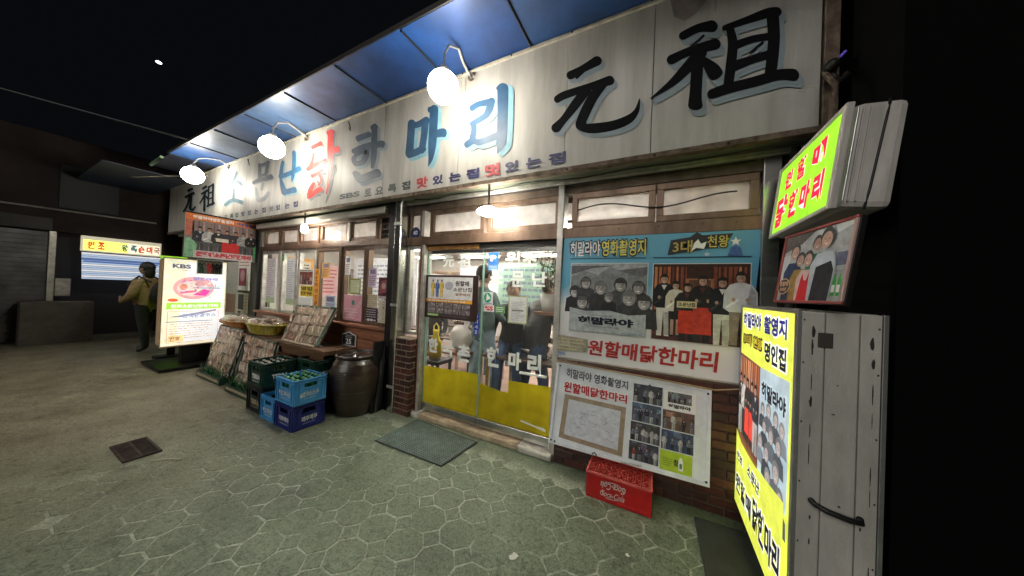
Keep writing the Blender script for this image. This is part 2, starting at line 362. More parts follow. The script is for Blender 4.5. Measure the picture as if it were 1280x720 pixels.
def put(src,idx,x,y,rz):
    if not used[idx]: o=src; used[idx]=True
    else: o=src.copy(); C.objects.link(o); o.parent=ground
    o.location=(x,y,R_.uniform(.0002,.0012)); o.rotation_euler=(R_.uniform(-.004,.004),R_.uniform(-.004,.004),rz)
ox,oy=-1.545,1.484
for i in range(-14,11):
    for j in range(-8,5):
        x=ox+i*px_-.012*j*.5; y=oy+j*py_
        if not(TX0+.13<x<TX1-.13 and TY0+.12<y<TY1-.11): continue
        if R_.random()>(x+4.9)/1.5: continue
        k=R_.randrange(6); put(octs[k],k,x,y,R_.choice((0,math.pi))+R_.uniform(-.02,.02))
for i in range(-14,11):
    for j in range(-8,5):
        x=ox+(i+.5)*px_-.012*(j+.5)*.5; y=oy+(j+.5)*py_
        if not(TX0+.13<x<TX1-.1 and TY0+.1<y<TY1-.08): continue
        if R_.random()>(x+4.8)/1.7: continue
        k=R_.randrange(4); put(sqs[k],6+k,x,y,R_.uniform(-.03,.03))

# ================================================================ RESTAURANT SHELL
YW=2.62
shell_m=mat('grey_green_render',(.20,.21,.18),.7,noise=(5,.4))
shell=thing('restaurant_building','long single storey restaurant front with brown window frames under a huge painted signboard','building',(-4,YW,0))
def frame_box(x0,z0,x1,z1,t,d,M,y=YW,name='window',pane=None,parent=shell,label=None):
    f=MB(); f.box(x0,y-d,z0,x1,y+.02,z0+t,M).box(x0,y-d,z1-t,x1,y+.02,z1,M).box(x0,y-d+.001,z0+t,x0+t,y+.02,z1-t,M).box(x1-t,y-d+.001,z0+t,x1,y+.02,z1-t,M)
    o=f.build(name,parent,.003)
    if pane: MB().box(x0+t-.005,y-.012,z0+t-.005,x1-t+.005,y-.006,z1-t+.005,pane).build('pane',o)
    if label: o['label']=label
    return o
# header, sill and ledge rails
bx('header_rail',shell,-6.62,YW-.07,2.09,-3.03,YW+.05,2.165,frame_m,.004)
bx('header_rail',shell,-2.80,YW-.07,2.055,.70,YW+.05,2.155,frame_m,.004)
bx('lintel',shell,-6.62,YW-.05,2.475,.72,YW+.06,2.60,mat('dark_brown_lintel',(.15,.11,.08),.5,.3,noise=(8,.5)),.004)
bx('upper_wall',shell,-10.9,YW-.02,2.60,.80,YW+.12,3.85,shell_m)
bx('soffit_board',shell,-10.8,2.37,2.600,.84,YW-.052,2.618,mat('stained_green_grey_sheet',(.17,.19,.13),.45,.3,noise=(3,.6),stretch=(.3,2,1)))
bx('soffit_rail',shell,-10.8,2.52,2.560,.84,YW-.055,2.598,frame2_m,.003)
# far-left solid end of the front
bx('end_wall',shell,-10.9,YW,0,-6.66,YW+.15,2.6,mat('dark_panel_wall',(.045,.035,.03),.6,noise=(4,.5)))
bx('end_post',shell,-6.68,YW-.1,0,-6.58,YW+.06,2.6,dark_m,.004)
# timber base below the window row, board by board
ledge=bx('window_ledge',shell,-6.57,YW-.14,.965,-3.03,YW+.03,1.0,wood_m,.004)
for i in range(5):
    bx('timber_board',shell,-6.56,YW-.085-.012*(i%2),.185+.156*i,-3.04,YW+.0,.185+.156*i+.148,wood_m,.004)
bx('plinth',shell,-6.56,YW-.1,0,-3.04,YW+.03,.18,mat('concrete_plinth',(.16,.15,.13),.85,noise=(10,.4),bump=.3),.004)
# window row: sliding sashes
for a,b in [(-6.56,-5.93),(-5.86,-5.36),(-5.32,-4.80),(-4.76,-4.14),(-4.12,-3.60),(-3.58,-3.05)]:
    w_=frame_box(a,1.0,b,2.088,.052,.045 if R_.random()<.5 else .062,frame_m if a>-5 else frame2_m,name='window',pane=glass_m)
bx('mullion',shell,-5.93,YW-.06,1.0,-5.86,YW+.04,2.09,frame2_m,.003)
# transom row above
for a,b,z0,z1,P in [(-6.5,-5.94,2.17,2.475,frost_m),(-5.9,-5.33,2.17,2.475,frost_m),(-5.3,-4.76,2.17,2.475,frost_m),(-4.72,-4.03,2.17,2.475,frost_m),(-3.99,-3.38,2.17,2.475,frost_m),
                    (-2.45,-1.68,2.16,2.47,frost_m),(-1.64,-.83,2.16,2.47,frost_m),(-.72,-.03,2.16,2.47,frost_m),(-.02,.63,2.16,2.47,frost_m)]:
    frame_box(a,z0,b,z1,.05,.05,frame_m,name='transom_window',pane=P)
for a in (-6.58,-4.0,-2.56,-.83):
    bx('transom_post',shell,a-.0,YW-.075,2.166,a+.045 if a>-6.5 else a+.08,YW+.04,2.474,frame2_m,.003)
bx('transom_post',shell,.64,YW-.09,.9,.74,YW+.04,2.6,steel_m,.006)
# dark ventilator in the transom row
v=bx('ventilator',shell,-3.34,YW-.03,2.17,-3.05,YW+.03,2.474,dark_m)
f=MB(); 
for k in range(3): f.box(-3.29,YW-.055,2.22+.07*k,-3.09,YW-.045,2.235+.07*k,frame_m)
for k in range(12):
    a=math.pi*2*k/12; f.tube([(-3.19+.1*math.cos(a),YW-.05,2.33+.1*math.sin(a)),(-3.19+.1*math.cos(a+.524),YW-.05,2.33+.1*math.sin(a+.524))],.006,dark_m,6)
f.build('ventilator_grille',v)
# service channel and pipe that run below the soffit on the left
bx('cable_channel',shell,-6.5,2.44,2.47,-3.1,2.55,2.555,mat('glossy_cream_plastic',(.55,.52,.45),.18,noise=(4,.2)),.012)
bx('brown_rail',shell,-6.5,2.50,2.432,-3.03,2.56,2.466,frame_m,.004)
# steel column and dark post between the window row and the door
col=bx('steel_column',shell,-2.905,2.44,0,-2.80,2.60,2.6,steel_m,.012)
bx('dark_post',shell,-3.03,2.46,0,-2.908,2.66,2.6,dark_m,.006)
f=MB()
for z in (.3,1.3,2.3): f.box(-2.91,2.432,z,-2.795,2.445,z+.03,frame2_m)
f.build('column_band',col)['kind']='stuff'
# sidelight beside the door
sl=frame_box(-2.795,.955,-2.565,2.055,.04,.05,frame2_m,name='sidelight',pane=glass_m)
tr=frame_box(-2.795,2.16,-2.585,2.47,.03,.05,frame_m,name='transom_window',pane=frost_m)
f=Flat((-2.68,YW-.052,2.215),(1,0,0),(0,0,1),(0,-1,0)); f.disc(0,0,.072,.072,pm((.012,.016,.05)),1,24); f.disc(0,0,.058,.058,pm((.03,.05,.16)),2,24)
f.text('AD',-.035,-.02,.035,.025,white_m,3,.03); f.build('round_sticker',shell)['label']='small round navy sticker with white letters'
bx('door_post',shell,-2.565,YW-.07,.0,-2.535,YW+.05,2.055,mat('orange_brown_stile',(.25,.085,.03),.45,noise=(6,.4)),.003)
bx('door_post',shell,-2.532,YW-.08,.0,-2.492,YW+.05,2.055,frame2_m,.003)
bx('door_post',shell,-.845,YW-.08,.0,-.79,YW+.05,2.6,frame2_m,.003)
bx('wood_strip',shell,-2.49,YW-.03,1.995,-1.74,YW+.02,2.053,mat('orange_wood_strip',(.42,.19,.045),.35,noise=(5,.6),stretch=(2,1,.5)),.003)
bx('steel_strip',shell,-1.738,YW-.04,2.0,-.85,YW+.02,2.053,dark_m,.003)
# wall behind the banners
bx('wall_panel',shell,-.79,YW+.0,.95,.64,YW+.1,2.16,mat('brown_wall_board',(.10,.07,.05),.6,noise=(4,.4)))
bx('side_wall',shell,.76,2.55,.0,.84,2.75,2.6,dark_m)
# far end of the building seen from the side, and its flat roof
bx('roof',shell,-10.9,2.40,3.86,.84,8.6,3.95,dark_m)
bx('rear_wall',shell,-10.9,8.5,0,.84,8.6,3.86,shell_m)
bx('gable_wall',shell,.76,2.76,0,.84,8.5,3.86,shell_m)

# ---------------------------------------------------------------- brick pieces
brick_cols=[(.075,.024,.017),(.055,.019,.014),(.095,.031,.021),(.042,.017,.014)]
brick_ms=[mat('brown_glazed_brick_%d'%i,c,.38,noise=(18,.5),bump=.35) for i,c in enumerate(brick_cols)]
mortar_m=mat('pale_mortar',(.30,.25,.18),.9,noise=(30,.3)); dmortar_m=mat('dirty_mortar',(.10,.075,.055),.9,noise=(20,.4))
def brick_meshes(w,d,h):
    out=[]
    for M in brick_ms:
        b=MB().box(0,0,0,w,d,h,M); out.append(b)
    return out
wall=thing('brick_wall','low dark red brick wall under the banner and the photo board','wall',(0,2.56,0))
bx('mortar_bed',wall,-.79,2.532,0,1.12,2.60,.945,dmortar_m)
cache={}
def brick(parent,x,y,z,w,d,h,k):
    key=(round(w,3),round(d,3),round(h,3),k)
    off=OFF[parent.name]
    if key in cache:
        o=cache[key].copy(); C.objects.link(o); o.parent=parent
    else:
        o=MB().box(0,0,0,w,d,h,brick_ms[k]).build('brick'); o.parent=parent; 
        bv=o.modifiers.new('Bevel','BEVEL'); bv.width=.004; bv.segments=1; cache[key]=o
    o.location=Vector((x,y,z))-off; return o
for r in range(14):
    z=.008+r*.067; x=-.786-(.0 if r%2 else .098)
    while x<1.11:
        x0=max(x,-.786); x1=min(x+.186,1.115)
        if x1-x0>.03: brick(wall,x0,2.518+R_.uniform(-.002,.002),z,round(x1-x0,3),.03,.057,R_.randrange(4))
        x+=.196
pil=thing('brick_pillar','waist high glazed brown brick pillar left of the glass door with pale joints','pillar',(-2.7,2.53,0))
bx('mortar_core',pil,-2.852,2.458,0,-2.562,2.60,.925,mortar_m)
for r in range(13):
    z=.012+r*.0705
    xs=[(-2.862,-2.715),(-2.703,-2.556)] if r%2 else [(-2.862,-2.79),(-2.778,-2.632),(-2.62,-2.556)]
    for i,(a,b) in enumerate(xs):
        last=i==len(xs)-1
        brick(pil,a,2.448+R_.uniform(-.002,.002),z,round(b-a,3),.075 if (last and r%2==0) else (.15 if last else .04),.059,R_.randrange(4))
    if r%2==0: brick(pil,-2.60,2.535,z,.044,.062,.059,R_.randrange(4))

# ---------------------------------------------------------------- glass doors
film_m=glass('yellow_film',(.6,.5,.05),.3,haze=.9,hazecol=(.62,.53,.02))
door_white=mat('white_vinyl',(.8,.82,.78),.4)
def door(x0,x1,label,film,right=False):
    t=thing('glass_door',label,'door',((x0+x1)/2,YW,.06),'pair of sliding glass doors')
    y0,y1=YW-.02,YW+.012
    bx('bottom_rail',t,x0,y0-.012,.075,x1,y1+.01,.165,steel_m,.004)
    bx('top_rail',t,x0,y0,1.955,x1,y1,1.992,steel_m,.003)
    g=MB().box(x0+.004,YW-.009,.165,x1-.004,YW-.001,1.955,dglass_m).build('pane',t)
    bx('edge_strip',t,x0,y0,.165,x0+.012,y1,1.955,mat('pale_green_glass_edge',(.25,.42,.34),.2),.002)
    f=MB()
    vs=[(x,YW-.0105,z) for x,z in film]; f.add(vs,[tuple(range(len(vs)))],film_m); f.build('yellow_film',t)
    return t
dl=door(-2.49,-1.70,'left glass door leaf with a framed menu poster and yellow film along its foot',[(-2.478,.166),(-1.702,.166),(-1.702,.628),(-2.478,.598)])
dr=door(-1.694,-.85,'right glass door leaf with a taped paper and torn yellow film along its foot',[(-1.682,.166),(-.86,.166),(-.86,.642),(-1.325,.625),(-1.325,.50),(-1.42,.495),(-1.66,.535),(-1.682,.54)])
yv=YW-.013
def dflat(): return Flat((0,yv,0),(1,0,0),(0,0,1),(0,-1,0))
f=dflat(); f.text('元',-2.258,1.79,-2.09,1.925,door_white,1,.04); f.text('祖',-2.04,1.79,-1.85,1.94,door_white,1,.04)
f.text('한',-2.423,.775,-2.279,.945,door_white,1,.04); f.text('국',-2.22,.755,-2.045,.95,door_white,1,.04); f.text('촌',-1.99,.73,-1.81,.925,door_white,1,.04); f.build('white_lettering',dl)
f=dflat(); f.text('원',-1.42,1.79,-1.25,1.96,door_white,1,.045); f.text('조',-1.225,1.80,-1.06,1.945,door_white,1,.045)
f.text('소',-1.605,1.62,-1.43,1.755,door_white,1,.035); f.text('문',-1.345,1.59,-1.19,1.755,door_white,1,.035); f.text('난',-1.11,1.60,-.95,1.745,door_white,1,.035)
f.text('한',-1.60,.735,-1.43,.94,door_white,1,.05); f.text('마',-1.335,.745,-1.19,.925,door_white,1,.05); f.text('리',-1.12,.73,-.975,.935,door_white,1,.05)
f.poly([(-1.18,.245),(-1.0,.222),(-.905,.205),(-.9,.225),(-.925,.24),(-1.0,.238),(-1.16,.262)],door_white,1); f.build('white_lettering',dr)
# framed menu poster on the left leaf
p=thing('menu_poster','dark framed menu poster with three people and food pictures on the left door leaf','poster',(-2.1,YW-.03,1.44))
bx('frame',p,-2.49,YW-.035,1.19,-1.735,YW-.014,1.70,mat('maroon_frame',(.035,.014,.012),.35),.004)
f=Flat((-2.47,YW-.037,1.215),(1,0,0),(0,0,1),(0,-1,0)); W,Hh=.70,.46
f.q(0.02,.20,W-.03,Hh,pm((.75,.74,.72)),1)
for i,cx in enumerate((.10,.17,.235)): figure(f,cx,.225,.205,[(.75,.5,.08),(.1,.18,.5),(.8,.55,.1)][i],[(.75,.5,.08),(.1,.18,.5),(.8,.55,.1)][i],k=2+i)
f.disc(.34,.36,.06,.05,pm((.45,.45,.5)),2); f.text('원할매',.43,.36,.62,.42,black_m,2,.03); f.text('소문난집',.40,.30,.66,.345,black_m,2,.02); f.text('닭한마리',.44,.25,.64,.28,pm((.3,.1,.05)),2,.03)
f.q(.0,.165,W-.03,.205,pm((.8,.35,.03)),1); faux_lines(f,.03,.17,.6,.2,1,white_m,2)
for i in range(5):
    for j in range(2): scene_print(f,.03+i*.125,.035+j*.065,.145+i*.125,.095+j*.065,i*3+j,(.4,.33,.33),1,people=2)
f.q(.03,.0,.2,.028,pm((.3,.55,.1)),1); f.q(.2,.0,.63,.024,pm((.1,.08,.08)),1); faux_lines(f,.04,.002,.19,.026,1,white_m,2); f.build('print',p)
def sticker(name,label,x0,z0,x1,z1,draw,cat='sticker',y=yv-.003,th=.0015,base=(.75,.75,.72)):
    t=thing(name,label,cat,((x0+x1)/2,y,z0)); bx('sheet',t,x0,y-.0004,z0,x1,y+th,z1,pm(base),0)
    f=Flat((x0,y-.0006,z0),(1,0,0),(0,0,1),(0,-1,0)); draw(f,x1-x0,z1-z0); f.build('print',t); return t
def d1(f,w,h):
    f.q(0,h*.3,w,h,pm((.05,.2,.62)),1); f.text('P',w*.2,h*.5,w*.8,h*.85,white_m,2,.05); f.q(0,0,w,h*.28,pm((.1,.35,.7)),1); faux_lines(f,w*.1,.0,w*.9,h*.25,2,white_m,2)
sticker('sticker','blue and white square sticker at the top of the right door leaf',-1.625,1.76,-1.50,1.95,d1)
def d2(f,w,h): f.disc(w*.45,h*.55,w*.4,h*.4,pm((.02,.4,.22)),1); f.poly([(w*.35,h*.9),(w*.8,h*.5),(w*.3,h*.3)],white_m,2); faux_lines(f,0.01,0,w*.95,h*.2,1,pm((.1,.3,.5)),2)
sticker('sticker','white sticker with a round green mark beside the door edge',-1.668,1.39,-1.55,1.525,d2)
def d3(f,w,h): f.text('%S',w*.1,h*.15,w*.9,h*.85,pm((.6,.05,.08)),1,.05)
sticker('sticker','white sticker with red letters beside the door edge',-1.66,1.315,-1.53,1.385,d3)
def d4(f,w,h): f.q(0,0,w,h,pm((.12,.4,.1)),1); faux_lines(f,w*.1,h*.1,w*.9,h*.9,3,white_m,2)
sticker('sticker','small green sticker left of the taped paper',-1.515,1.31,-1.40,1.385,d4)
def d5(f,w,h): f.ring(0,0,w,h,.012,pm((.45,.48,.25)),1); faux_lines(f,w*.15,h*.1,w*.85,h*.8,12,pm((.4,.4,.42)),1,rag=.5); f.q(w*.2,h*.45,w*.8,h*.5,pm((.2,.2,.2)),2)
sticker('notice','white typed notice in a green border taped to the right door leaf',-1.36,1.215,-1.14,1.50,d5,'notice')
def d6(f,w,h): f.text('당기시오',w*.1,h*.1,w*.9,h*.9,white_m,1,.04,quad=((w*.15,h*.9),(w*.15,h*.1),(w*.85,h*.1),(w*.85,h*.9)))
# upright blue door tag: one character below the other
def d6(f,w,h):
    for i,ch in enumerate('당기시오'): f.text(ch,w*.22,h*(.76-.235*i),w*.78,h*(.94-.235*i),white_m,1,.04)
sticker('door_tag','narrow blue tag with white letters on the left door leaf beside the gap',-1.775,1.05,-1.715,1.28,d6,'sign',base=(.02,.06,.45))
tag(MB().box(-1.19,YW-.05,.725,-.905,YW-.022,.748,door_white).build('door_pull',bevel=.006,loc=(-1.05,YW-.03,.73)),'short white horizontal push bar on the right door leaf','handle')
# threshold
th=thing('door_threshold','worn beige stone step with pale chipped ends in front of the glass doors','step',(-1.7,2.55,0))
stone=mat('worn_beige_stone',(.42,.33,.22),.75,noise=(7,.55),bump=.5); stonew=mat('white_worn_metal',(.6,.58,.52),.4,.3,noise=(9,.5))
bx('step_stone',th,-2.45,2.505,0,-1.15,2.66,.058,stone,.012); bx('step_end',th,-2.72,2.50,0,-2.452,2.66,.062,stonew,.014); bx('step_end',th,-1.148,2.49,0,-.80,2.66,.066,stonew,.018)
bx('door_track',th,-2.56,2.60,.066,-.80,2.68,.078,frame_m,.002)

# ================================================================ SIGNBOARD
sign=thing('signboard','long off-white painted signboard with big blue, red and black brush lettering','signboard',(-5,2.36,2.62))
sign_m=mat('weathered_white_paint',(.43,.42,.385),.5,noise=(2.2,.3),stretch=(2.2,1,.28),col2=(.30,.285,.25))
seams=[-10.82,-9.4,-8.06,-6.72,-5.38,-4.25,-3.045,-1.9,-.745,-.075,.85]
for a,b in zip(seams,seams[1:]):
    bx('sign_panel',sign,a+.002,2.352+R_.uniform(0,.003),2.625,b-.002,2.39,3.775,sign_m,.003)
bx('bottom_edge',sign,-10.83,2.338,2.588,.86,2.40,2.628,rust_m,.004); bx('top_edge',sign,-10.83,2.335,3.772,.86,2.41,3.80,mat('cream_edge_trim',(.45,.42,.35),.5,noise=(12,.4)),.004)
bx('end_post',sign,.858,2.34,2.55,.925,2.45,4.6,rust_m,.005)
bx('backing',sign,-10.8,2.395,2.65,.84,2.5,3.85,dark_m)
f=MB()
for x in [s+.03 for s in seams[:-1]]+[-4.8,-2.5,-1.3,.4]:
    for z in (2.605,3.786): f.ball((x,2.334,z),.009,dark_m,8,5)
f.build('rivet',sign)['kind']='stuff'
def sflat(): return Flat((0,2.349,0),(1,0,0),(0,0,1),(0,-1,0))
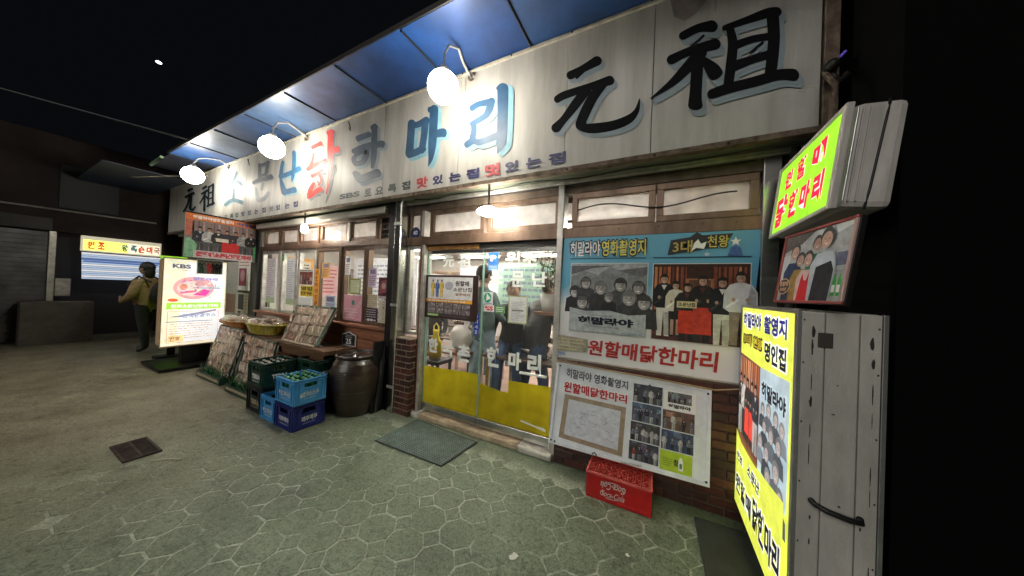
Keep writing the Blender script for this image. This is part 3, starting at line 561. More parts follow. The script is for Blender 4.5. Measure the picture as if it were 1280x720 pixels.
STROKES={'yuan_r':[[[-0.737,3.46,-0.698,3.382],[-0.631,3.476,-0.599,3.41],[-0.519,3.515,-0.477,3.43]],[[-0.845,3.278,-0.81,3.21],[-0.771,3.299,-0.742,3.226],[-0.547,3.306,-0.526,3.24],[-0.402,3.319,-0.376,3.235]],[[-0.67,3.396,-0.653,3.372],[-0.558,3.448,-0.552,3.438]],[[-0.538,3.225,-0.606,3.294],[-0.643,3.109,-0.709,3.174],[-0.734,3.023,-0.787,3.078],[-0.793,2.954,-0.863,3.027]],[[-0.41,3.237,-0.47,3.3],[-0.486,3.142,-0.557,3.204],[-0.547,3.019,-0.628,3.073],[-0.564,2.974,-0.652,2.956],[-0.535,2.961,-0.534,2.879],[-0.374,2.943,-0.354,2.862],[-0.254,2.959,-0.219,2.892],[-0.197,2.993,-0.164,2.965],[-0.167,3.066,-0.159,3.062]]],'zu_r':[[[0.1,3.485,0.126,3.419],[0.191,3.504,0.209,3.438],[0.279,3.499,0.292,3.409]],[[0.03,3.337,0.059,3.262],[0.143,3.355,0.162,3.289],[0.296,3.362,0.316,3.277]],[[0.149,3.351,0.154,3.343],[0.232,3.413,0.241,3.397]],[[0.252,3.247,0.194,3.328],[0.173,3.174,0.122,3.245],[0.067,3.097,0.034,3.149],[-0.08,3.041,-0.086,3.052]],[[0.243,3.247,0.17,3.277],[0.24,3.064,0.167,3.091],[0.24,2.963,0.163,2.987],[0.248,2.905,0.158,2.929]],[[0.261,3.241,0.229,3.215],[0.325,3.173,0.263,3.129],[0.355,3.117,0.286,3.08]],[[0.405,3.413,0.362,3.419],[0.433,3.284,0.379,3.301],[0.428,3.124,0.371,3.151],[0.415,2.981,0.361,3.006]],[[0.354,3.434,0.366,3.392],[0.47,3.445,0.484,3.392],[0.573,3.457,0.588,3.388],[0.625,3.446,0.635,3.38]],[[0.641,3.387,0.578,3.407],[0.65,3.241,0.59,3.264],[0.646,3.109,0.586,3.137],[0.637,2.991,0.579,3.018]],[[0.41,3.299,0.428,3.238],[0.505,3.304,0.516,3.252],[0.595,3.29,0.602,3.239]],[[0.405,3.165,0.426,3.092],[0.506,3.172,0.522,3.112],[0.595,3.176,0.609,3.117]],[[0.29,3.008,0.309,2.937],[0.387,3.022,0.405,2.948],[0.525,3.025,0.541,2.954],[0.642,3.034,0.653,2.961],[0.719,3.015,0.721,2.935]],[[0.496,3.197,0.5,3.187],[0.559,3.244,0.568,3.227]]],'ri':[[[-1.762,3.431,-1.72,3.366],[-1.673,3.45,-1.648,3.386],[-1.528,3.442,-1.508,3.364]],[[-1.467,3.389,-1.546,3.43],[-1.489,3.309,-1.572,3.358],[-1.534,3.26,-1.599,3.305]],[[-1.534,3.256,-1.577,3.317],[-1.616,3.229,-1.657,3.289],[-1.714,3.206,-1.75,3.262]],[[-1.675,3.233,-1.751,3.248],[-1.668,3.149,-1.74,3.169],[-1.676,3.078,-1.758,3.109]],[[-1.809,3.066,-1.761,2.998],[-1.717,3.096,-1.696,3.019],[-1.646,3.061,-1.635,2.992],[-1.546,3.07,-1.515,2.999],[-1.428,3.09,-1.392,3.016]],[[-1.443,3.54,-1.453,3.505],[-1.37,3.522,-1.389,3.452]],[[-1.323,3.485,-1.448,3.523],[-1.316,3.226,-1.435,3.258],[-1.319,2.981,-1.432,3.012],[-1.351,2.917,-1.423,2.951],[-1.412,2.872,-1.42,2.877]]],'ma':[[[-2.531,3.421,-2.653,3.455],[-2.535,3.267,-2.657,3.299],[-2.541,3.075,-2.67,3.106]],[[-2.605,3.459,-2.589,3.378],[-2.509,3.44,-2.474,3.364],[-2.386,3.466,-2.33,3.377]],[[-2.323,3.384,-2.431,3.417],[-2.337,3.224,-2.438,3.255],[-2.361,3.077,-2.463,3.109]],[[-2.639,3.137,-2.599,3.034],[-2.529,3.127,-2.484,3.043],[-2.416,3.15,-2.362,3.068]],[[-2.33,3.565,-2.32,3.497],[-2.238,3.546,-2.228,3.479]],[[-2.192,3.502,-2.315,3.538],[-2.192,3.294,-2.316,3.326],[-2.2,3.098,-2.317,3.129],[-2.24,2.957,-2.305,2.978],[-2.295,2.891,-2.305,2.895]],[[-2.248,3.27,-2.218,3.193],[-2.151,3.279,-2.125,3.182],[-2.094,3.269,-2.089,3.172]]],'han':[[[-3.589,3.507,-3.537,3.419],[-3.357,3.512,-3.311,3.433]],[[-3.666,3.344,-3.621,3.276],[-3.487,3.366,-3.439,3.286],[-3.319,3.37,-3.277,3.292]],[[-3.295,3.263,-3.406,3.305],[-3.329,3.165,-3.446,3.216],[-3.413,3.092,-3.484,3.166],[-3.593,3.106,-3.557,3.165],[-3.678,3.215,-3.575,3.192],[-3.597,3.278,-3.543,3.227],[-3.469,3.285,-3.447,3.237],[-3.376,3.28,-3.363,3.221]],[[-3.302,3.579,-3.291,3.52],[-3.205,3.566,-3.193,3.501]],[[-3.182,3.531,-3.293,3.559],[-3.173,3.347,-3.293,3.374],[-3.172,3.15,-3.283,3.174],[-3.214,3.03,-3.273,3.045]],[[-3.224,3.337,-3.182,3.26],[-3.126,3.346,-3.1,3.259],[-3.053,3.329,-3.066,3.244]],[[-3.566,3.037,-3.631,3.006],[-3.465,2.984,-3.569,2.929],[-3.463,2.966,-3.447,2.86],[-3.312,2.983,-3.253,2.879],[-3.159,2.999,-3.1,2.89]]],'dak_red':[[[-4.644,3.579,-4.589,3.516],[-4.521,3.591,-4.477,3.531],[-4.422,3.601,-4.374,3.524]],[[-4.563,3.443,-4.609,3.455],[-4.57,3.347,-4.631,3.363],[-4.575,3.257,-4.688,3.291]],[[-4.747,3.271,-4.684,3.209],[-4.619,3.304,-4.551,3.229],[-4.424,3.314,-4.384,3.266],[-4.279,3.327,-4.248,3.288]],[[-4.614,3.143,-4.568,3.091],[-4.487,3.16,-4.44,3.113],[-4.359,3.191,-4.322,3.158]],[[-4.501,2.977,-4.585,3.009],[-4.548,2.887,-4.674,2.923],[-4.573,2.811,-4.672,2.83]],[[-4.615,2.836,-4.553,2.796],[-4.499,2.91,-4.42,2.842],[-4.372,2.931,-4.313,2.855]],[[-4.255,3.722,-4.245,3.662],[-4.11,3.696,-4.1,3.633]],[[-4.104,3.656,-4.236,3.686],[-4.091,3.45,-4.229,3.477],[-4.071,3.243,-4.202,3.267],[-4.1,3.103,-4.19,3.123],[-4.144,2.927,-4.199,2.939],[-4.176,2.819,-4.217,2.828]],[[-4.141,3.43,-4.086,3.357],[-4.045,3.451,-3.991,3.357],[-3.976,3.442,-3.96,3.351]],[[-4.385,3.134,-4.44,3.132],[-4.32,3.015,-4.371,3.022],[-4.378,2.954,-4.418,2.971]]],'dak_grey':[[[-4.082,3.347,-4.075,3.321],[-3.987,3.345,-3.97,3.303],[-3.928,3.344,-3.907,3.31]],[[-4.709,3.204,-4.723,3.197],[-4.64,3.17,-4.663,3.151],[-4.602,3.151,-4.608,3.139]],[[-4.445,3.036,-4.464,3.032],[-4.377,2.977,-4.421,2.97],[-4.365,2.94,-4.384,2.938]],[[-4.68,2.872,-4.71,2.872],[-4.656,2.816,-4.676,2.791],[-4.554,2.834,-4.539,2.799],[-4.348,2.814,-4.343,2.797]],[[-4.006,3.171,-4.06,3.182],[-3.992,3.104,-4.085,3.13],[-4.042,3.032,-4.102,3.05],[-4.066,2.914,-4.14,2.934],[-4.111,2.796,-4.184,2.818],[-4.205,2.673,-4.219,2.677]],[[-4.338,3.12,-4.333,3.098],[-4.25,3.115,-4.244,3.085]]],'nan':[[[-5.406,3.45,-5.505,3.475],[-5.425,3.335,-5.54,3.36],[-5.414,3.232,-5.554,3.257]],[[-5.552,3.281,-5.507,3.209],[-5.37,3.286,-5.313,3.208],[-5.123,3.305,-5.058,3.229],[-4.977,3.333,-4.897,3.248]],[[-5.071,3.556,-5.179,3.574],[-5.049,3.432,-5.164,3.453],[-5.058,3.298,-5.166,3.32],[-5.082,3.167,-5.168,3.185],[-5.125,3.108,-5.154,3.115]],[[-5.449,3.189,-5.523,3.189],[-5.346,3.072,-5.49,3.068],[-5.265,2.979,-5.441,2.969]],[[-5.407,3.023,-5.373,2.933],[-5.226,3.016,-5.186,2.927],[-5.061,3.023,-5.01,2.924]]],'mun':[[[-6.176,3.542,-6.292,3.559],[-6.152,3.432,-6.276,3.45],[-6.138,3.34,-6.271,3.359]],[[-6.279,3.568,-6.238,3.508],[-6.109,3.566,-6.061,3.508],[-5.934,3.576,-5.886,3.523]],[[-5.896,3.529,-6.006,3.554],[-5.911,3.432,-6.021,3.457],[-5.928,3.351,-6.038,3.376]],[[-6.257,3.38,-6.222,3.33],[-5.991,3.382,-5.957,3.333]],[[-6.459,3.294,-6.404,3.24],[-6.261,3.328,-6.204,3.251],[-6.04,3.318,-5.993,3.243],[-5.822,3.332,-5.758,3.246]]],'mun_faded':[[[-6.013,3.237,-6.142,3.265],[-6.055,3.118,-6.159,3.139]],[[-6.281,3.155,-6.378,3.158],[-6.208,3.041,-6.338,3.043],[-6.145,2.94,-6.291,2.94]],[[-6.239,2.98,-6.197,2.9],[-6.071,2.976,-5.977,2.904],[-5.937,3.043,-5.834,2.992]]],'so':[[[-7.091,3.548,-7.161,3.569],[-7.159,3.437,-7.256,3.472],[-7.306,3.347,-7.406,3.391],[-7.463,3.288,-7.536,3.321]],[[-7.111,3.407,-7.135,3.385],[-6.955,3.369,-7.027,3.331],[-6.848,3.303,-6.921,3.278]],[[-7.162,3.238,-7.257,3.252],[-7.164,3.123,-7.259,3.134],[-7.135,3.053,-7.24,3.059]],[[-7.602,3.015,-7.509,2.962],[-7.413,3.077,-7.328,3.005],[-7.156,3.073,-7.162,3.009],[-6.791,2.989,-6.825,2.928]]],'yuan_l':[[[-9.629,3.549,-9.543,3.481],[-9.359,3.56,-9.287,3.503]],[[-9.769,3.413,-9.688,3.355],[-9.545,3.434,-9.473,3.376],[-9.251,3.453,-9.176,3.387]],[[-9.41,3.38,-9.557,3.405],[-9.457,3.238,-9.591,3.265],[-9.574,3.132,-9.69,3.164],[-9.709,3.05,-9.833,3.088]],[[-9.286,3.394,-9.419,3.415],[-9.31,3.227,-9.444,3.246],[-9.31,3.092,-9.475,3.095],[-9.28,3.072,-9.229,3.017],[-9.136,3.116,-9.063,3.086]]],'zu_l':[[[-8.756,3.474,-8.69,3.429],[-8.572,3.505,-8.495,3.452]],[[-8.802,3.366,-8.746,3.326],[-8.494,3.41,-8.423,3.358]],[[-8.509,3.34,-8.611,3.369],[-8.629,3.234,-8.719,3.262],[-8.807,3.148,-8.866,3.168]],[[-8.539,3.317,-8.658,3.333],[-8.527,3.146,-8.646,3.16],[-8.506,2.983,-8.646,2.998]],[[-8.494,3.28,-8.563,3.269],[-8.39,3.221,-8.483,3.205]],[[-8.356,3.43,-8.451,3.443],[-8.343,3.253,-8.438,3.264],[-8.33,3.067,-8.424,3.078]],[[-8.448,3.456,-8.4,3.422],[-8.19,3.491,-8.138,3.452]],[[-8.123,3.457,-8.224,3.472],[-8.118,3.268,-8.22,3.281],[-8.102,3.061,-8.203,3.072]],[[-8.394,3.322,-8.358,3.292],[-8.193,3.34,-8.158,3.31]],[[-8.386,3.205,-8.356,3.174],[-8.184,3.215,-8.155,3.185]],[[-8.461,3.066,-8.409,3.023],[-8.105,3.108,-8.046,3.058]]]}
blk=mat('black_sign_paint',(.004,.004,.005),.8,spec=.12); navyb=mat('slate_blue_paint',(.022,.075,.15),.5,noise=(5,.35)); midb=mat('faded_blue_paint',(.03,.12,.24),.5,noise=(6,.4)); paleb=mat('pale_blue_shadow_paint',(.22,.42,.50),.55,noise=(6,.25))
greyb=mat('blue_grey_shadow_paint',(.24,.30,.33),.55,noise=(6,.2)); redp=mat('faded_red_paint',(.62,.06,.05),.5,noise=(9,.35)); greyp=mat('worn_grey_paint',(.17,.17,.17),.55,noise=(8,.5)); fadeg=mat('faded_grey_paint',(.27,.29,.30),.6,noise=(9,.3)); darkslate=mat('dark_slate_paint',(.045,.07,.10),.5,noise=(6,.4)); slateg=mat('slate_grey_paint',(.06,.08,.10),.55,noise=(7,.4))
def glyph(key,name,M,shadow=None,dx=.02,dz=-.03,grow=.002,base=1):
    f=sflat(); k=base
    if shadow:
        for st in STROKES[key]: f.stroke(st,shadow,k,dx,dz,grow); k+=.12
        for st in STROKES[key]: f.stroke(st,shadow,k,dx*.5,dz*.5,grow); k+=.12
        k+=.5
    for st in STROKES[key]: f.stroke(st,M,k); k+=.12
    return f.build(name,sign)
glyph('yuan_r','painted_character',blk,greyb,.025,-.04); glyph('zu_r','painted_character',blk,greyb,.025,-.045)
glyph('ri','painted_character',navyb,paleb,.05,-.035,.008); glyph('ma','painted_character',navyb,paleb,.045,-.035,.006); glyph('han','painted_character',darkslate,greyb,.045,-.04,.004)
glyph('dak_grey','painted_character',greyp); glyph('dak_red','painted_character',redp,fadeg,.03,-.03,.004,base=1.4)
glyph('nan','painted_character',midb,paleb,.035,-.02,.006); glyph('mun','painted_character',slateg,fadeg,.03,-.02); glyph('mun_faded','painted_character',fadeg); glyph('so','painted_character',mat('worn_teal_paint',(.08,.17,.22),.6,noise=(7,.5)),greyb,.03,-.02)
glyph('yuan_l','painted_character',blk,greyb,.03,-.03,.004); glyph('zu_l','painted_character',blk,greyb,.03,-.03,.004)
navyp=mat('navy_lettering_paint',(.02,.022,.09),.5); redl=mat('red_lettering_paint',(.45,.05,.06),.5); grnp=mat('dark_green_lettering_paint',(.03,.05,.045),.5)
f=sflat(); f.text('SBS',-3.90,2.693,-3.47,2.765,grnp,1,.05); f.build('small_lettering',sign)
def zc(ch,x,z,M,w=.075,h=.052,b=.045): f=sflat(); f.text(ch,x-w,z-h,x+w,z+h,M,1,b); f.build('small_lettering',sign)
for ch,x,M,w in [('토',-3.31,grnp,.07),('요',-3.10,grnp,.07),('특',-2.87,grnp,.07),('집',-2.64,grnp,.07),('맛',-2.385,redl,.085),('있',-2.155,navyp,.075),('는',-1.925,navyp,.08),('집',-1.70,navyp,.08),('멋',-1.46,redl,.09),('있',-1.25,navyp,.075),('는',-1.03,navyp,.075),('집',-.81,navyp,.08)]:
    zc(ch,x,2.722,M,w,.062 if ch in '맛멋' else .05)
for ch,x,M in [('S',-8.45,grnp),('B',-8.3,grnp),('S',-8.15,grnp),('토',-7.8,grnp),('요',-7.5,grnp),('특',-7.25,grnp),('집',-7.03,grnp),('맛',-6.78,navyp),('있',-6.52,navyp),('는',-6.27,navyp),('집',-6.0,navyp),('멋',-5.75,greyp),('있',-5.53,navyp),('는',-5.25,navyp),('집',-5.01,navyp)]: zc(ch,x,2.745,M,.07 if ch not in 'SB' else .05,.045)
# stain shapes and little conduit stubs on the sign face
f=sflat(); stain=mat('rust_stain',(.33,.29,.23),.7,noise=(20,.4))
for x,z,h in [(-3.045,3.76,.5),(.30,3.76,.22),(-4.85,3.76,.14),(-1.84,3.74,.16)]: f.poly([(x-.012,z),(x+.02,z),(x+.012,z-h*.6),(x+.002,z-h)],stain,.5)
f.poly([(.02,3.76),(.32,3.76),(.28,3.70),(.2,3.60),(.12,3.56),(.05,3.62)],mat('peeled_patch',(.26,.22,.21),.8,noise=(9,.3)),.5); f.build('stain',sign)['kind']='stuff'
f=MB()
for x in (-3.74,-6.6): f.tube([(x,2.33,3.70),(x+.04,2.30,3.69),(x+.06,2.31,3.63),(x+.03,2.33,3.60),(x,2.335,3.64)],.008,rust_m,6)
f.build('hook',sign)

# ================================================================ AWNING
aw=thing('awning','blue metal sheet awning over the signboard with dark seams','awning',(-4,2.0,3.8))
blue_ms=[mat('blue_sheet_%d'%i,c,.42,.2,noise=(1.7,.6),bump=.12,bscale=3,spec=.6) for i,c in enumerate([(.008,.038,.15),(.010,.05,.19),(.02,.065,.19),(.05,.10,.20)])]
xs=[-8.05,-7.05,-6.07,-5.08,-4.04,-3.04,-2.08,-1.10,-.10,.9,1.5]
for i,(a,b) in enumerate(zip(xs,xs[1:])):
    bx('awning_sheet',aw,a+.006,1.705+R_.uniform(-.012,.012),3.805,b-.006,2.37,3.815,blue_ms[[2,3,2,3,2,1,1,2,0,0][i]],.002)
for a in xs[1:]: MB().tube([(a,1.72,3.80),(a,2.335,3.80)],.011,dark_m,6).build('rafter',aw)
bx('fascia_lip',aw,-8.05,1.69,3.80,1.5,1.702,3.845,dark_m)
aw2=thing('awning','dark older awning of the neighbouring stall beyond the left end of the signboard','awning',(-10,2.0,3.8))
bx('awning_sheet',aw2,-9.4,1.75,3.83,-8.08,2.34,3.84,mat('dark_tarp',(.02,.024,.04),.5,noise=(3,.5)))
bx('awning_sheet',aw2,-12.6,1.2,3.70,-9.45,2.34,3.71,mat('dull_blue_tarp',(.02,.04,.09),.4,noise=(2,.6)))
MB().tube([(-8.5,1.72,3.82),(-9.35,1.76,3.83)],.03,mat('faded_green_edge',(.12,.2,.12),.6),6).build('edge_tube',aw2)
MB().tube([(-10.9,1.55,3.73),(-8.35,2.3,3.66)],.018,mat('pale_pole',(.5,.47,.36),.5),8).build('pale_pole',aw2)
# ================================================================ LAMPS
globe_m=mat('lit_globe',(1,.93,.8),.3,emis=L_GLOBE)
def globe_lamp(x,z,ax,label,r=.134):
    t=thing('globe_lamp',label,'lamp',(ax,2.35,3.75),'globe lamps on bent arms along the signboard')
    MB().ball((x,1.9,z),r,globe_m,24,16).build('globe',t)
    a=MB().tube([(ax,2.335,3.72),(ax-.02,2.30,3.75),(ax-.01,2.2,3.785),(x+.02,2.06,3.78),(x,1.95,3.73),(x,1.9,3.62),(x,1.9,z+r)],.012,frame2_m,8).build('bent_arm',t)
    MB().lathe([(.0,.07),(.035,.065),(.05,.03),(.055,0)],mat('socket_cap',(.3,.28,.24),.4,.5),(x,1.9,z+r-.015),20).build('socket_cap',t)
    MB().tube([(ax+.01+.035*math.cos(k*.7),2.325,3.71+.035*math.sin(k*.7)) for k in range(9)],.009,rust_m,6).build('wall_bracket',t)
    return t
globe_lamp(-1.731,3.316,-1.76,'bright round globe lamp nearest the big black characters, in front of the blue lettering')
globe_lamp(-4.718,3.362,-4.76,'bright round globe lamp in the middle of the three, left of the red character',.143)
globe_lamp(-7.566,3.401,-7.43,'bright round globe lamp at the far left end of the signboard',.148)
def soffit_lamp(x,y,z,label,kind):
    t=thing('soffit_lamp',label,'lamp',(x,y,2.6))
    MB().tube([(x,y,2.6),(x,y,z+.05)],.012,dark_m,8).build('stem',t)
    if kind=='dish': MB().lathe([(.0,-.045),(.05,-.042),(.10,-.02),(.115,0),(.09,.022),(.03,.05),(0,.055)],mat('lit_dish',(1,.96,.86),.3,emis=L_SPOT),(x,y,z),24).build('bulb',t)
    else:
        MB().lathe([(.0,-.075),(.03,-.065),(.042,-.03),(.04,.02),(.025,.05),(0,.055)],mat('lit_bulb',(1,.94,.82),.3,emis=L_BULB*2),(x,y,z),20).build('bulb',t)
    return t
soffit_lamp(-1.50,2.36,2.32,'bright dish shaped lamp hanging under the soffit above the glass doors','dish')
soffit_lamp(-4.75,2.36,2.36,'bright bare bulb hanging under the soffit above the window row','bulb')
# slack black cables under the sign and along its top
def cable(pts,r,label,loc):
    tag(MB().tube(pts,r,wire_m,6).build('cable',loc=loc),label,'cable')
cable([(-2.6+.18*i,2.45+.01*math.sin(i),2.585-.012*math.sin(i*1.3)-.02*abs(math.sin(i*.4))) for i in range(20)],.006,'thin black cable sagging under the soffit above the doors and banner',(-1,2.45,2.58))
cable([(-3.0+.2*i,2.555,2.546-.006*math.sin(i*.9)) for i in range(19)],.005,'second thin black cable running straight along the soffit rail',(-1,2.555,2.54))
cable([(-.66+.04*i,2.56+0*i,2.33+.035*math.sin(i*.28)-.02) for i in range(30)],.006,'loose black cable across the frosted transom panes above the banner',(0,2.56,2.33))
# ================================================================ INTERIOR
it_wall=mat('interior_cream_wall',(.5,.47,.43),.6,noise=(2,.2)); 
tag(MB().box(-10.8,2.70,.02,.75,8.45,.06,mat('interior_floor_tile',(.33,.22,.19),.3,noise=(4,.3))).build('interior_floor'),kind='structure')
tag(MB().box(-7.4,2.80,2.46,.75,8.45,2.52,mat('interior_ceiling_board',(.34,.32,.31),.5,noise=(3,.3))).build('interior_ceiling'),kind='structure')
iw=tag(MB().box(-7.45,2.80,.06,-7.38,7.6,2.46,it_wall).box(-7.38,7.5,.06,.68,7.6,2.46,it_wall).box(.68,2.8,.06,.74,7.5,2.46,it_wall).build('interior_wall'),kind='structure')
tube_m=mat('lit_tube',(1,.93,.82),.4,emis=L_TUBE)
tl=thing('ceiling_light','lit ceiling strip lamp above the dining room, seen through the panes','lamp',(-6,3.6,2.44),'ceiling strip lamps inside the restaurant')
bx('housing',tl,-6.6,3.5,2.43,-5.4,3.7,2.455,white_m,.004); bx('tube',tl,-6.55,3.53,2.40,-5.45,3.67,2.428,tube_m,.01)
kk=[x for x in C.objects if x.parent==tl]; kids={tl.name:kk}
for x,y in [(-4.2,3.6),(-2.5,3.7),(-.7,3.6),(-5.2,4.9),(-3.4,4.9),(-1.7,4.9),(0.0,4.9),(-6.0,6.3),(-4.2,6.3),(-2.4,6.3),(-.6,6.3)]:
    c=copy_tree(tl,None,kids); c.location=(x,y,2.44)
def board(name,label,x0,y,z0,x1,z1,col,cat,lines=0,photo=None,th=.03,em=0):
    t=thing(name,label,cat,((x0+x1)/2,y,z0)); bx('panel',t,x0,y,z0,x1,y+th,z1,pm(col),.003)
    f=Flat((x0,y-.001,z0),(1,0,0),(0,0,1),(0,-1,0))
    if lines: faux_lines(f,(x1-x0)*.08,(z1-z0)*.08,(x1-x0)*.92,(z1-z0)*.92,lines,pm((.25,.3,.4)),1,seed=lines)
    if photo: scene_print(f,(x1-x0)*.06,(z1-z0)*.3,(x1-x0)*.94,(z1-z0)*.95,photo,(.5,.42,.35),2,people=3,warm=True)
    if lines or photo: f.build('print',t)
    return t
board('partition','pale mint partition board standing behind the right door leaf',-2.35,4.1,1.25,-1.15,2.0,(.38,.58,.48),'partition',lines=6)
board('screen','light blue screen panel hanging in the dining room behind the doors',-1.98,3.75,.42,-1.5,1.30,(.42,.58,.64),'panel')
board('wall_notice','small blue and white notice on the rear wall right of the plant',-1.2,3.55,1.42,-.97,1.72,(.7,.72,.75),'notice',lines=7)
board('cabinet_front','low brown cabinet at the right inside the doors',-1.15,3.5,.06,-.85,1.35,(.22,.13,.07),'cabinet',th=.5)
board('partition','white glazed partition deep inside the restaurant behind the window row',-6.9,4.6,.5,-4.7,2.2,(.66,.66,.7),'partition',lines=14)
board('menu_board','wide orange and white menu board on the rear wall',-4.6,7.3,1.3,-2.6,2.2,(.72,.45,.22),'menu board',photo=3)
board('curtain','pale lilac curtain hanging far inside behind the window row',-4.3,5.6,.4,-3.2,2.1,(.6,.58,.68),'curtain')
board('display_fridge','white drinks fridge against the rear wall',-6.9,6.6,.06,-5.9,1.95,(.6,.63,.66),'fridge',lines=5,th=.6)
# tables and stools
def table(x,y,label):
    t=thing('dining_table',label,'table',(x,y,.06),'low dining tables inside the restaurant')
    bx('tabletop',t,x-.55,y-.38,.72,x+.55,y+.38,.755,mat('dark_tabletop',(.06,.03,.02),.25,noise=(4,.4)),.008)
    for a in (-.48,.48):
        for b in (-.32,.32): bx('leg',t,x+a-.02,y+b-.02,.06,x+a+.02,y+b+.02,.72,steel_m)
    MB().lathe([(0,.0),(.16,.0),(.2,.09),(.19,.095),(.15,.01),(0,.01)],steel_m,(x,y,.757),24).build('cooking_pot',t)
    return t
table(-2.75,3.9,'dining table with a steel pot just inside the left door leaf'); table(-1.35,3.35,'dining table with a steel pot beside the people in black'); table(-4.6,3.9,'dining table with a steel pot behind the middle of the window row'); table(-3.9,5.2,'dining table farther back behind the window row')
# potted plant behind the right door
pl=thing('potted_plant','thin leafy plant hanging by the right side of the doorway inside','plant',(-1.05,3.25,1.2))
f=MB(); lf=mat('plant_leaf',(.06,.13,.03),.5,noise=(8,.5)); r=random.Random(3)
for i in range(260):
    c=Vector((-1.05+r.gauss(0,.08),3.0+r.gauss(0,.06),1.80+r.gauss(0,.12))); a=Vector((r.uniform(-1,1),r.uniform(-1,1),r.uniform(-.6,.8))).normalized(); b=a.cross(Vector((r.uniform(-1,1),r.uniform(-1,1),1))).normalized()
    f.add([c,c+a*.028+b*.011,c+a*.06,c+a*.028-b*.011],[(0,1,2,3)],lf)
f.build('foliage',pl)
f=MB()
for i in range(9): f.tube([(-1.05,3.0,1.5),(-1.05+r.gauss(0,.05),3.0+r.gauss(0,.04),1.7),(-1.05+r.gauss(0,.09),3.0+r.gauss(0,.06),1.92)],.004,wood_m,5)
f.build('branch',pl); MB().lathe([(0,0),(.08,0),(.11,.2),(.1,.2),(.08,.18),(0,.18)],mat('white_pot',(.6,.58,.55),.3),(-1.05,3.0,1.33),20).build('pot',pl)
bx('shelf',pl,-1.2,2.9,1.30,-.9,3.15,1.33,wood_m)
# bags
bag=thing('plastic_bag','yellow plastic shopping bag just inside the left door leaf','bag',(-2.55,2.95,.5))
MB().lathe([(0,0),(.09,.0),(.115,.08),(.10,.2),(.06,.28),(.035,.34),(.05,.38),(.0,.36)],mat('yellow_plastic',(.68,.55,.02),.35,bump=.6,bscale=25),(-2.62,2.95,.60),18,1,.6,jit=.07).build('bag_body',bag)
MB().tube([(-2.66,2.95,.93),(-2.66,2.95,1.03),(-2.62,2.95,1.07),(-2.58,2.95,1.03),(-2.58,2.95,.93)],.009,MATS['yellow_plastic'],6).build('handle',bag)
st_=thing('stool','small dark stool under the yellow bag inside the door','stool',(-2.62,2.95,.06)); bx('seat',st_,-2.8,2.8,.55,-2.44,3.1,.6,black_m,.01)
for a in (-2.78,-2.48):
    for b in (2.82,3.06): bx('leg',st_,a,b,.06,a+.03,b+.03,.55,black_m)
bag=thing('plastic_bag','crumpled white plastic bag beside the yellow bag inside the door','bag',(-2.25,3.0,.5))
MB().ball((-2.28,3.05,.90),.17,mat('white_plastic',(.66,.62,.62),.3,bump=.8,bscale=18),20,14,(1,.7,.95),jit=.09).build('bag_body',bag); bx('low_shelf',bag,-2.46,2.9,.70,-2.1,3.2,.735,wood_m)

# ---------------------------------------------------------------- people
def skin_fig(name,joints,edges,parent,mats_by_edge,root=0):
    me=bpy.data.meshes.new(name); me.from_pydata([j[0] for j in joints],edges,[]); o=bpy.data.objects.new(name,me); C.objects.link(o)
    sk=o.modifiers.new('Skin','SKIN'); sk.use_smooth_shade=True
    for i,j in enumerate(joints):
        rr=j[1]; me.skin_vertices[0].data[i].radius=(rr,rr) if not isinstance(rr,tuple) else rr
        me.skin_vertices[0].data[i].use_root=(i==root)
    ss=o.modifiers.new('Sub','SUBSURF'); ss.levels=2; ss.render_levels=2
    bpy.context.view_layer.update(); dg=bpy.context.evaluated_depsgraph_get()
    nm=bpy.data.meshes.new_from_object(o.evaluated_get(dg)); bpy.data.objects.remove(o)
    ml=[]; idx=[]
    for M in mats_by_edge:
        if M not in ml: ml.append(M)
        idx.append(ml.index(M))
    nm.materials.clear()
    for M in ml: nm.materials.append(M)
    J=[Vector(j[0]) for j in joints]
    rad=[j[1] if not isinstance(j[1],tuple) else j[1][0] for j in joints]
    for p in nm.polygons:
        c=p.center; best=9; bi=0
        for k,(a,b) in enumerate(edges):
            d=J[b]-J[a]; t=max(0,min(1,(c-J[a]).dot(d)/max(1e-9,d.length_squared))); q=(c-(J[a]+d*t)).length-(rad[a]*(1-t)+rad[b]*t)
            if q<best: best=q; bi=k
        p.material_index=idx[bi]; p.use_smooth=True
    o=bpy.data.objects.new(name,nm); C.objects.link(o); o.parent=parent; return o
skin_c=mat('skin',(.42,.26,.19),.5,noise=(20,.15)); hair_c=mat('black_hair',(.012,.010,.009),.45,bump=.6,bscale=60,stretch=(3,3,.5))
